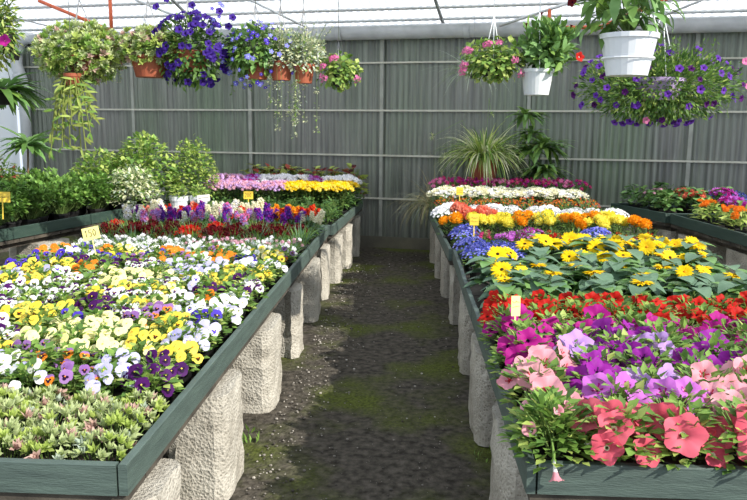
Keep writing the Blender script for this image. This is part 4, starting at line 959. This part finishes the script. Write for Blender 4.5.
# blue scaevola basket
t = basket('hanging_scaevola_basket', 'leafy hanging basket with pale blue trailing flowers in a terracotta pot', 'hanging basket', -1.1, 5.4, 1.91, .095, .13, M['terracotta'])
mb = blob(900, (.2, .17, .18), .06, .036, [G['mid'], G['rubber'], G['fresh']], None, (-.02, 0, .19), 2, .3)
for i in range(10):
    a = R.random()*6.28; strand(mb, (.15*math.cos(a), .12*math.sin(a), .14), R.uniform(.1, .25), .03, .018, 3, (0, 2), stemi=3)
mb.build('foliage', [G['mid'], G['rubber'], G['fresh'], G['stem']], t, smooth=True)
def small5(r, pm, cm='white'):
    mb = MB()
    for i in range(5): a = 2*PI*i/5; mb.leaf((0, 0, 0), (math.cos(a), math.sin(a), .2), (0, 0, 1), r, r*.7, .2, 2, 0, .1, .6)
    mb.ball((0, 0, .002), r*.16, 1, 5, 3); stem(mb, .03, 2, .001); return mb.mesh('bloom', [P[pm], P[cm], G['stem']], True)
S5 = [small5(.02, 'skyviolet'), small5(.017, 'blueviolet')]
blooms_on(t, S5, 85, (.25, .2, .22), (.03, 0, .16), 1.1, -1, lift=1.15)
for i in range(9): inst('bloom', R.choice(S5), t, (R.uniform(-.3, -.2), -.05, R.uniform(.3, .52)), Vector((0, -1, .3)).to_track_quat('Z', 'Y'))
# two variegated helichrysum pots
for i, (x, z, lab) in enumerate(((-.925, 1.905, 'variegated silvery trailing plant in a terracotta pot, left of its twin'), (-.765, 1.885, 'variegated cream trailing plant in a terracotta pot beside the white hook'))):
    t = basket('hanging_trailing_plant', lab, 'hanging plant', x, 5.4, z, .085-.01*i, .13, M['terracotta'])
    mb = blob(1300, (.15, .14, .15), .028, .02, [G['cream'], G['grey'], G['fresh']], (4, 3, 1), (0, 0, .2), 2, .2, 'dia', .7)
    for k in range(16):
        a = R.random()*6.28; q = Vector((.05*math.cos(a), .05*math.sin(a), .15)); pts = [q]
        for j in range(6): q = q+Vector((math.cos(a)*.028, math.sin(a)*.02, .045-.003*j)); pts.append(q.copy()); mb.dia(q, rnd_dir((0, 0, 0), .5, 1), (0, 0, 1), .02, .014, 0); mb.dia(q, rnd_dir((0, 0, 0), .5, 1), (0, 0, 1), .018, .012, 1)
        mb.tube(pts, .0012, 3, 3, False)
    for k in range(5):
        a = R.random()*6.28; p0 = Vector((.11*math.cos(a), .09*math.sin(a), .1)); ln = R.uniform(.25, .48)
        mb.tube([p0, p0+Vector((.005, 0, -ln*.5)), p0+Vector((0, 0, -ln))], .0012, 3, 3, False)
        for f_ in (.35, .6, .8, 1):
            for s in range(16 if R.random() < .6 else 5): d = rnd_dir((0, 0, 0), 0, 1); mb.dia(p0+Vector((0, 0, -ln*f_))+d*.015, d, (0, 0, 1), .018, .014, R.choice((0, 1, 0, 2)))
    mb.build('foliage', [G['cream'], G['grey'], G['fresh'], G['stem']], t, smooth=True)
# white hook pot with small pink geranium
def gerbloom(r, pm): return [cluster(9, r, r*.6, .013, 0, [pm], floret=True)]
def ger(name, label, x, y, z, r, hm, potm, nbl, pm, dens, pr=.1, join=.38):
    t = basket(name, label, 'hanging plant', x, y, z, pr, .11, potm, nw=3, hm=hm, join=join, group='hanging geraniums')
    mb = blob(dens, r, .042, .038, [G['fresh'], G['lime'], G['mid']], (4, 3, 2), (0, 0, .11), 2, .3, 'leaf', .7)
    mb.build('foliage', [G['fresh'], G['lime'], G['mid'], G['stem']], t, smooth=True)
    blooms_on(t, gerbloom(.03, pm), nbl, (r[0]*1.02, r[1], r[2]*.85), (0, 0, .09), 1, -.6, -.8, 0.1, 'flower_head'); return t
ger('hanging_geranium', 'light green hanging geranium with few pink flowers, right of the white hook', -.52, 5.4, 1.86, (.16, .12, .13), M['wire'], M['black_plastic'], 5, 'pink', 480, .05, .2)
ger('hanging_geranium', 'wide hanging geranium with pink flower heads on white straps', .55, 5.4, 1.94, (.23, .18, .15), M['white_wire'], M['black_plastic'], 8, 'pink', 900, .07, .3)
# white hook
t = thing('pot_hook', 'white curved plastic hook hanging beside the last terracotta pot', 'hook', (-.665, 5.4, 2.04)); mb = MB()
mb.tube([(0, 0, -.12), (.0, 0, .02), (0, 0, .05), (.018, 0, .075), (.035, 0, .06), (.033, 0, .045)], .007, 6); mb.tube([(0, 0, .05), (0, 0, .96)], .0015, 4); mb.build('hook', M['white_wire'], t, smooth=True)
# white mandevilla basket
t = basket('hanging_mandevilla_basket', 'small white hanging basket with glossy leaves and dark red blooms', 'hanging basket',   .86, 5.4, 1.815, .112, .175, M['white_plastic'], hm=M['white_wire'], group='white hanging baskets')
mb = blob(600, (.2, .18, .18), .09, .036, [G['rubber'], G['mid'], G['fresh']], (3, 3, 1), (.06, 0, .33), 3, -.3, 'leaf', .8)
mb.build('foliage', [G['rubber'], G['mid'], G['fresh'], G['stem']], t, smooth=True)
DR = [petunia('darkred', 'dark', None, .024, i, 'darkred', i == 1) for i in range(2)]
for (x, z) in ((-.1, .46), (.0, .53), (.1, .47), (.16, .44), (.20, .45)): inst('bloom', DR[1], t, (x, -.08, z), Vector((x*.6, -.2, 1)).to_track_quat('Z', 'Y'))
inst('bloom', petunia('red', 'white', None, .032, 4, 'red'), t, (.26, -.12, .25), Vector((.4, -1, .2)).to_track_quat('Z', 'Y'))
# big white basket in front
t = basket('hanging_white_basket', 'large white hanging basket with broad drooping leaves, nearest of the baskets', 'hanging basket', 1.035, 3.8, 1.845, .134, .195, M['white_plastic'], taper=.72, nw=2, hm=M['white_wire'], join=.42, sa=-.25, wr=.005, group='white hanging baskets')
mb = MB()
for i in range(130):
    a = R.random()*6.28; q = R.random()**.5; o = Vector((math.cos(a)*.2*q, .07+math.sin(a)*.14*q, .2+R.uniform(.02, .30)))
    d = Vector((math.cos(a), math.sin(a), R.uniform(-.7, .5))); mb.leaf(o, d, (0, 0, 1), R.uniform(.09, .15), .055, R.uniform(.4, 1.2), 4, R.choices((0, 1, 2), (3, 3, 1))[0], .2, .45)
    if i % 3 == 0: mb.tube([(0, 0, .18), o*.5+Vector((0, 0, .12)), o], .003, 4, 3, False)
mb.build('foliage', [G['rubber'], G['mid'], G['fresh'], G['stem']], t, smooth=True)
inst('bloom', DR[0], t, (.03, -.17, .36), Vector((0, -1, .3)).to_track_quat('Z', 'Y'))
inst('bloom', DR[0], t, (-.3, -.1, .33), Vector((-1, -1, .3)).to_track_quat('Z', 'Y'))
mb = MB(); mb.lathe([(.122, .075), (.1265, .08), (.124, .086)], 24); mb.build('band', M['white_plastic'], t)
# calibrachoa basket
t = basket('hanging_calibrachoa_basket', 'very wide hanging basket of small purple calibrachoas behind the large white basket', 'hanging basket', 1.47, 4.7, 1.76, .15, .13, M['lavender_plastic'], hm=M['white_wire'], group='calibrachoa basket')
mb = blob(6500, (.46, .27, .21), .038, .014, [G['mid'], G['fresh'], G['deep'], G['lime']], (4, 3, 1, 1), (0, 0, .08), 2, .2, 'dia', .75, stems=50)
for i in range(40):
    a = R.random()*6.28; strand(mb, (.42*math.cos(a), .24*math.sin(a), .05), R.uniform(.06, .16), .022, .009, 4, (0, 1, 2), stemi=4)
for i in range(26):
    a = R.random()*6.28; q = R.random(); p = Vector((.4*q*math.cos(a), .2*math.sin(a), .22)); pts = [p]
    for j in range(4): p = p+Vector((math.cos(a)*.01, 0, .028)); pts.append(p); mb.dia(p, rnd_dir((0, 0, 0), .6, 1), (0, 0, 1), .026, .01, 0); mb.dia(p, rnd_dir((0, 0, 0), .6, 1), (0, 0, 1), .026, .01, 1)
    mb.tube(pts, .0014, 3, 4, False)
mb.build('foliage', [G['mid'], G['fresh'], G['deep'], G['lime'], G['stem']], t, smooth=True)
CB = [petunia('violet', 'dark', 'dark', .021, i, 'violet') for i in range(2)]+[petunia('deep', 'dark', None, .019, 5, 'deep')]
blooms_on(t, CB, 90, (.47, .29, .22), (0, 0, .08), 1, -1, lift=1.12)
for (x, z) in ((.44, .22), (.47, .08), (-.1, -.12)): inst('bloom', petunia('pink', 'white', None, .02, 3, 'pink'), t, (x, -.14, z), Vector((x*.3, -1, .1)).to_track_quat('Z', 'Y'))
# upper-left cactus plants
t = basket('hanging_leafy_plant', 'tall green bushy hanging plant cut by the left frame edge at the top', 'hanging plant', -2.56, 4.7, 2.03, .09, .1, M['black_plastic'], group='left edge hanging plants', join=.6)
mb = blob(1100, (.14, .14, .26), .05, .02, [G['olive'], G['mid'], G['lime']], None, (0, 0, .16), 2, .2, 'leaf', .8); mb.build('foliage', [G['olive'], G['mid'], G['lime'], G['stem']], t, smooth=True)
inst('bloom', petunia('magenta', 'pink', None, .035, 2, 'pink'), t, (.12, -.17, .05), Vector((0, -1, .2)).to_track_quat('Z', 'Y'))
t = basket('hanging_strap_cactus', 'hanging orchid cactus with flat strap-like green stems at the left edge', 'hanging plant', -2.98, 5.4, 1.72, .1, .12, M['black_plastic'], group='left edge hanging plants', join=.5)
mb = strap_plant(130, .34, .055, [G['mid'], G['rubber'], G['fresh']], .08, 1, 1.0, .45, .05); mb.build('foliage', [G['mid'], G['rubber'], G['fresh']], t, smooth=True)
t = thing('hanging_air_plant', 'small grey spiky plant hanging above the strap cactus by the downpipe', 'hanging plant', (-3.0, 5.7, 2.1), 0, 'left edge hanging plants')
inst('foliage', grass(90, .14, .006, [G['grey'], G['blue']], 1.5, .5, 3, 0, .02, None, .5), t); inst('pot', pot_mesh(.04, .05, M['black_plastic']), t, (0, 0, -.04))
mb = MB(); mb.tube([(0, 0, 0), (0, -.3, .9)], .0015, 4); mb.build('hanger', M['wire'], t)
# dracaena on thin trunk
t = thing('dracaena', 'spiky green rosette on a thin bare trunk behind the parsley', 'potted plant', (-3.72, 7.15, .651)); inst('pot', pot_mesh(.09, .13, M['black_plastic']), t)
mb = MB(); mb.tube([(0, 0, .1), (.01, 0, .4), (.03, 0, .72)], .009, 6); mb.build('trunk', G['twig'], t, smooth=True)
mb = strap_plant(60, .32, .06, [G['rubber'], G['mid']], .72, 1, .7, .4, .01, o=(.03, 0, 0)); mb.build('foliage', [G['rubber'], G['mid']], t, smooth=True)

# ------------------------------------------------------------------ spider plant and strap cactus at the far end of the right bench, on crates
def crate(x, y, w_, d_, h_, label):
    t = thing('wooden_crate', label, 'crate', (x, y, DZ), 0, 'crates at the back of the right bench'); mb = MB()
    for z in (0, h_*.36, h_*.72):
        mb.box((-w_/2, -d_/2, z), (w_/2, -d_/2+.012, z+h_*.28)); mb.box((-w_/2, d_/2-.012, z), (w_/2, d_/2, z+h_*.28))
        mb.box((-w_/2, -d_/2, z), (-w_/2+.012, d_/2, z+h_*.28)); mb.box((w_/2-.012, -d_/2, z), (w_/2, d_/2, z+h_*.28))
    mb.build('slats', M['crate'], t); mb = MB(); mb.box((-w_/2, -d_/2, h_), (w_/2, d_/2, h_+.012)); mb.build('top', M['crate'], t)
crate(.86, 9.02, .34, .16, .395, 'slatted wooden crate under the spider plant at the bench end')
crate(1.4, 8.98, .3, .16, .30, 'slatted wooden crate under the tall strap cactus at the bench end')
t = thing('spider_plant', 'big spider plant with arching striped leaves in a wide terracotta pot', 'potted plant', (.86, 9.02, .96)); 
inst('pot', pot_mesh(.17, .25, M['terracotta'], .03, 26, .82), t, (0, 0, 0))
mb = MB()
me = grass(560, .62, .02, [G['cream'], G['fresh'], G['lime'], G['mid']], 1.3, 2.0, 8, .24, .1, (4, 3, 3, 1), .95); inst('foliage', me, t)
for (x, z) in ((-.62, .52), (-.48, .30), (-.36, .06), (-.5, .12), (.05, .78), (.2, -.02)):
    mb = MB(); mb.tube([(x*.1, -.03, .26), (x*.45, -.1, max(z, .3)+.18), (x, -.12, z)], .0025, 4, 1, False)
    for k in range(16): d = rnd_dir((0, 0, 0), .2, 1); mb.leaf((x, -.12, z), d, (0, 0, 1), .07, .01, .5, 2, R.randrange(2), .2)
    mb.build('plantlet', [G['cream'], G['fresh']], t, smooth=True)
t = thing('strap_cactus', 'tall orchid cactus with layered flat green stems right of the spider plant', 'potted plant', (1.4, 8.98, .864)); inst('pot', pot_mesh(.1, .15, M['black_plastic']), t)
mb = MB(); mb.tube([(0, 0, .12), (-.02, 0, .5), (-.06, 0, .9)], .008, 5, 0, False)
for (x, z, n_, L_) in ((-.08, .86, 44, .32), (.14, .5, 70, .42), (-.05, .45, 40, .30), (.16, .22, 70, .44), (0, .64, 40, .28)):
    for i in range(n_):
        a = R.random()*6.28; d = Vector((math.cos(a), math.sin(a)*.7, R.uniform(-.1, .6))); mb.leaf((x, 0, z+R.uniform(-.03, .03)), d, (0, 0, 1), L_*R.uniform(.6, 1.1), .055, R.uniform(.3, 1.1), 5, R.randrange(3), .25)
for z in (.22, .5, .64): mb.tube([(0, 0, z-.1), (.1, 0, z)], .006, 4, 0, False)
mb.build('foliage', [G['rubber'], G['mid'], G['fresh']], t, smooth=True)
# sedge hanging off the bench end
t = thing('brown_sedge', 'dry wispy sedge spilling down the far aisle corner of the right bench', 'grass plant', (.27, 8.95, DZ)); inst('pot', POT, t)
inst('foliage', grass(420, .56, .006, [G['dry'], G['grey'], G['olive']], 1.0, 2.6, 9, PH, .05, (6, 2, 1), .9), t)
t = thing('wispy_grass_plant', 'pale wispy grass hanging in front of the wall behind the pink geranium', 'hanging plant', (.62, 8.0, 2.13)); inst('pot', pot_mesh(.05, .07, M['black_plastic']), t, (0, 0, -.05))
inst('foliage', grass(160, .50, .005, [G['fresh'], G['grey']], 1.5, 1.4, 7, 0, .02, None, .6), t); mb = MB(); mb.tube([(0, 0, 0), (0, 0, 1.45)], .0015, 4); mb.build('hanger', M['wire'], t)

# ------------------------------------------------------------------ ground litter and weeds
mb = MB(); rp = random.Random(11)
for i in range(1300):
    if rp.random() < .62: x = -.72+abs(rp.gauss(0, .17)); y = rp.uniform(2.6, 8.5)
    else: x = rp.uniform(-.8, .35); y = rp.uniform(2.4, 9.4)
    if x > .35: continue
    r_ = rp.choice((.003, .004, .005, .006, .009)) if rp.random() < .993 else .015
    mb.ball((x, y, r_*.3), r_, rp.choices((0, 1, 2), (5, 4, 2))[0], 5, 3, .6)
o = mb.build('gravel', [hard('grey_gravel', '6f6a62', '8d877d', .9), hard('dark_gravel', '3f3a34', '55504a', .9), hard('pale_gravel', 'a39c92', 'bcb6ac', .9)])
tag(o, 'scattered pale and dark gravel along the dirt aisle', 'gravel', None, 'stuff')
def weeds(label, spots):
    mb = MB()
    for (x, y, n_, h_) in spots:
        for i in range(n_):
            a = R.random()*6.28; q = R.random()*.12; mb.leaf((x+q*math.cos(a), y+q*math.sin(a), 0), rnd_dir((math.cos(a)*.4, math.sin(a)*.4, 0), 1, .4), (math.cos(a), math.sin(a), .5), h_*R.uniform(.4, 1.2), .012, .6, 2, R.randrange(2), .1)
    tag(mb.build('weeds', [G['fresh'], G['mid']], smooth=True), label, 'weeds', None, 'stuff')
weeds('small green weeds between the first two concrete blocks of the left bench', [(-.86, 2.7, 90, .07), (-1.0, 2.55, 70, .08), (-.86, 3.65, 60, .05), (-1.0, 2.8, 60, .1)])
weeds('small green weeds under the front corner of the right bench', [(.62, 2.55, 60, .06), (.8, 2.6, 50, .06), (.45, 3.5, 30, .04)])
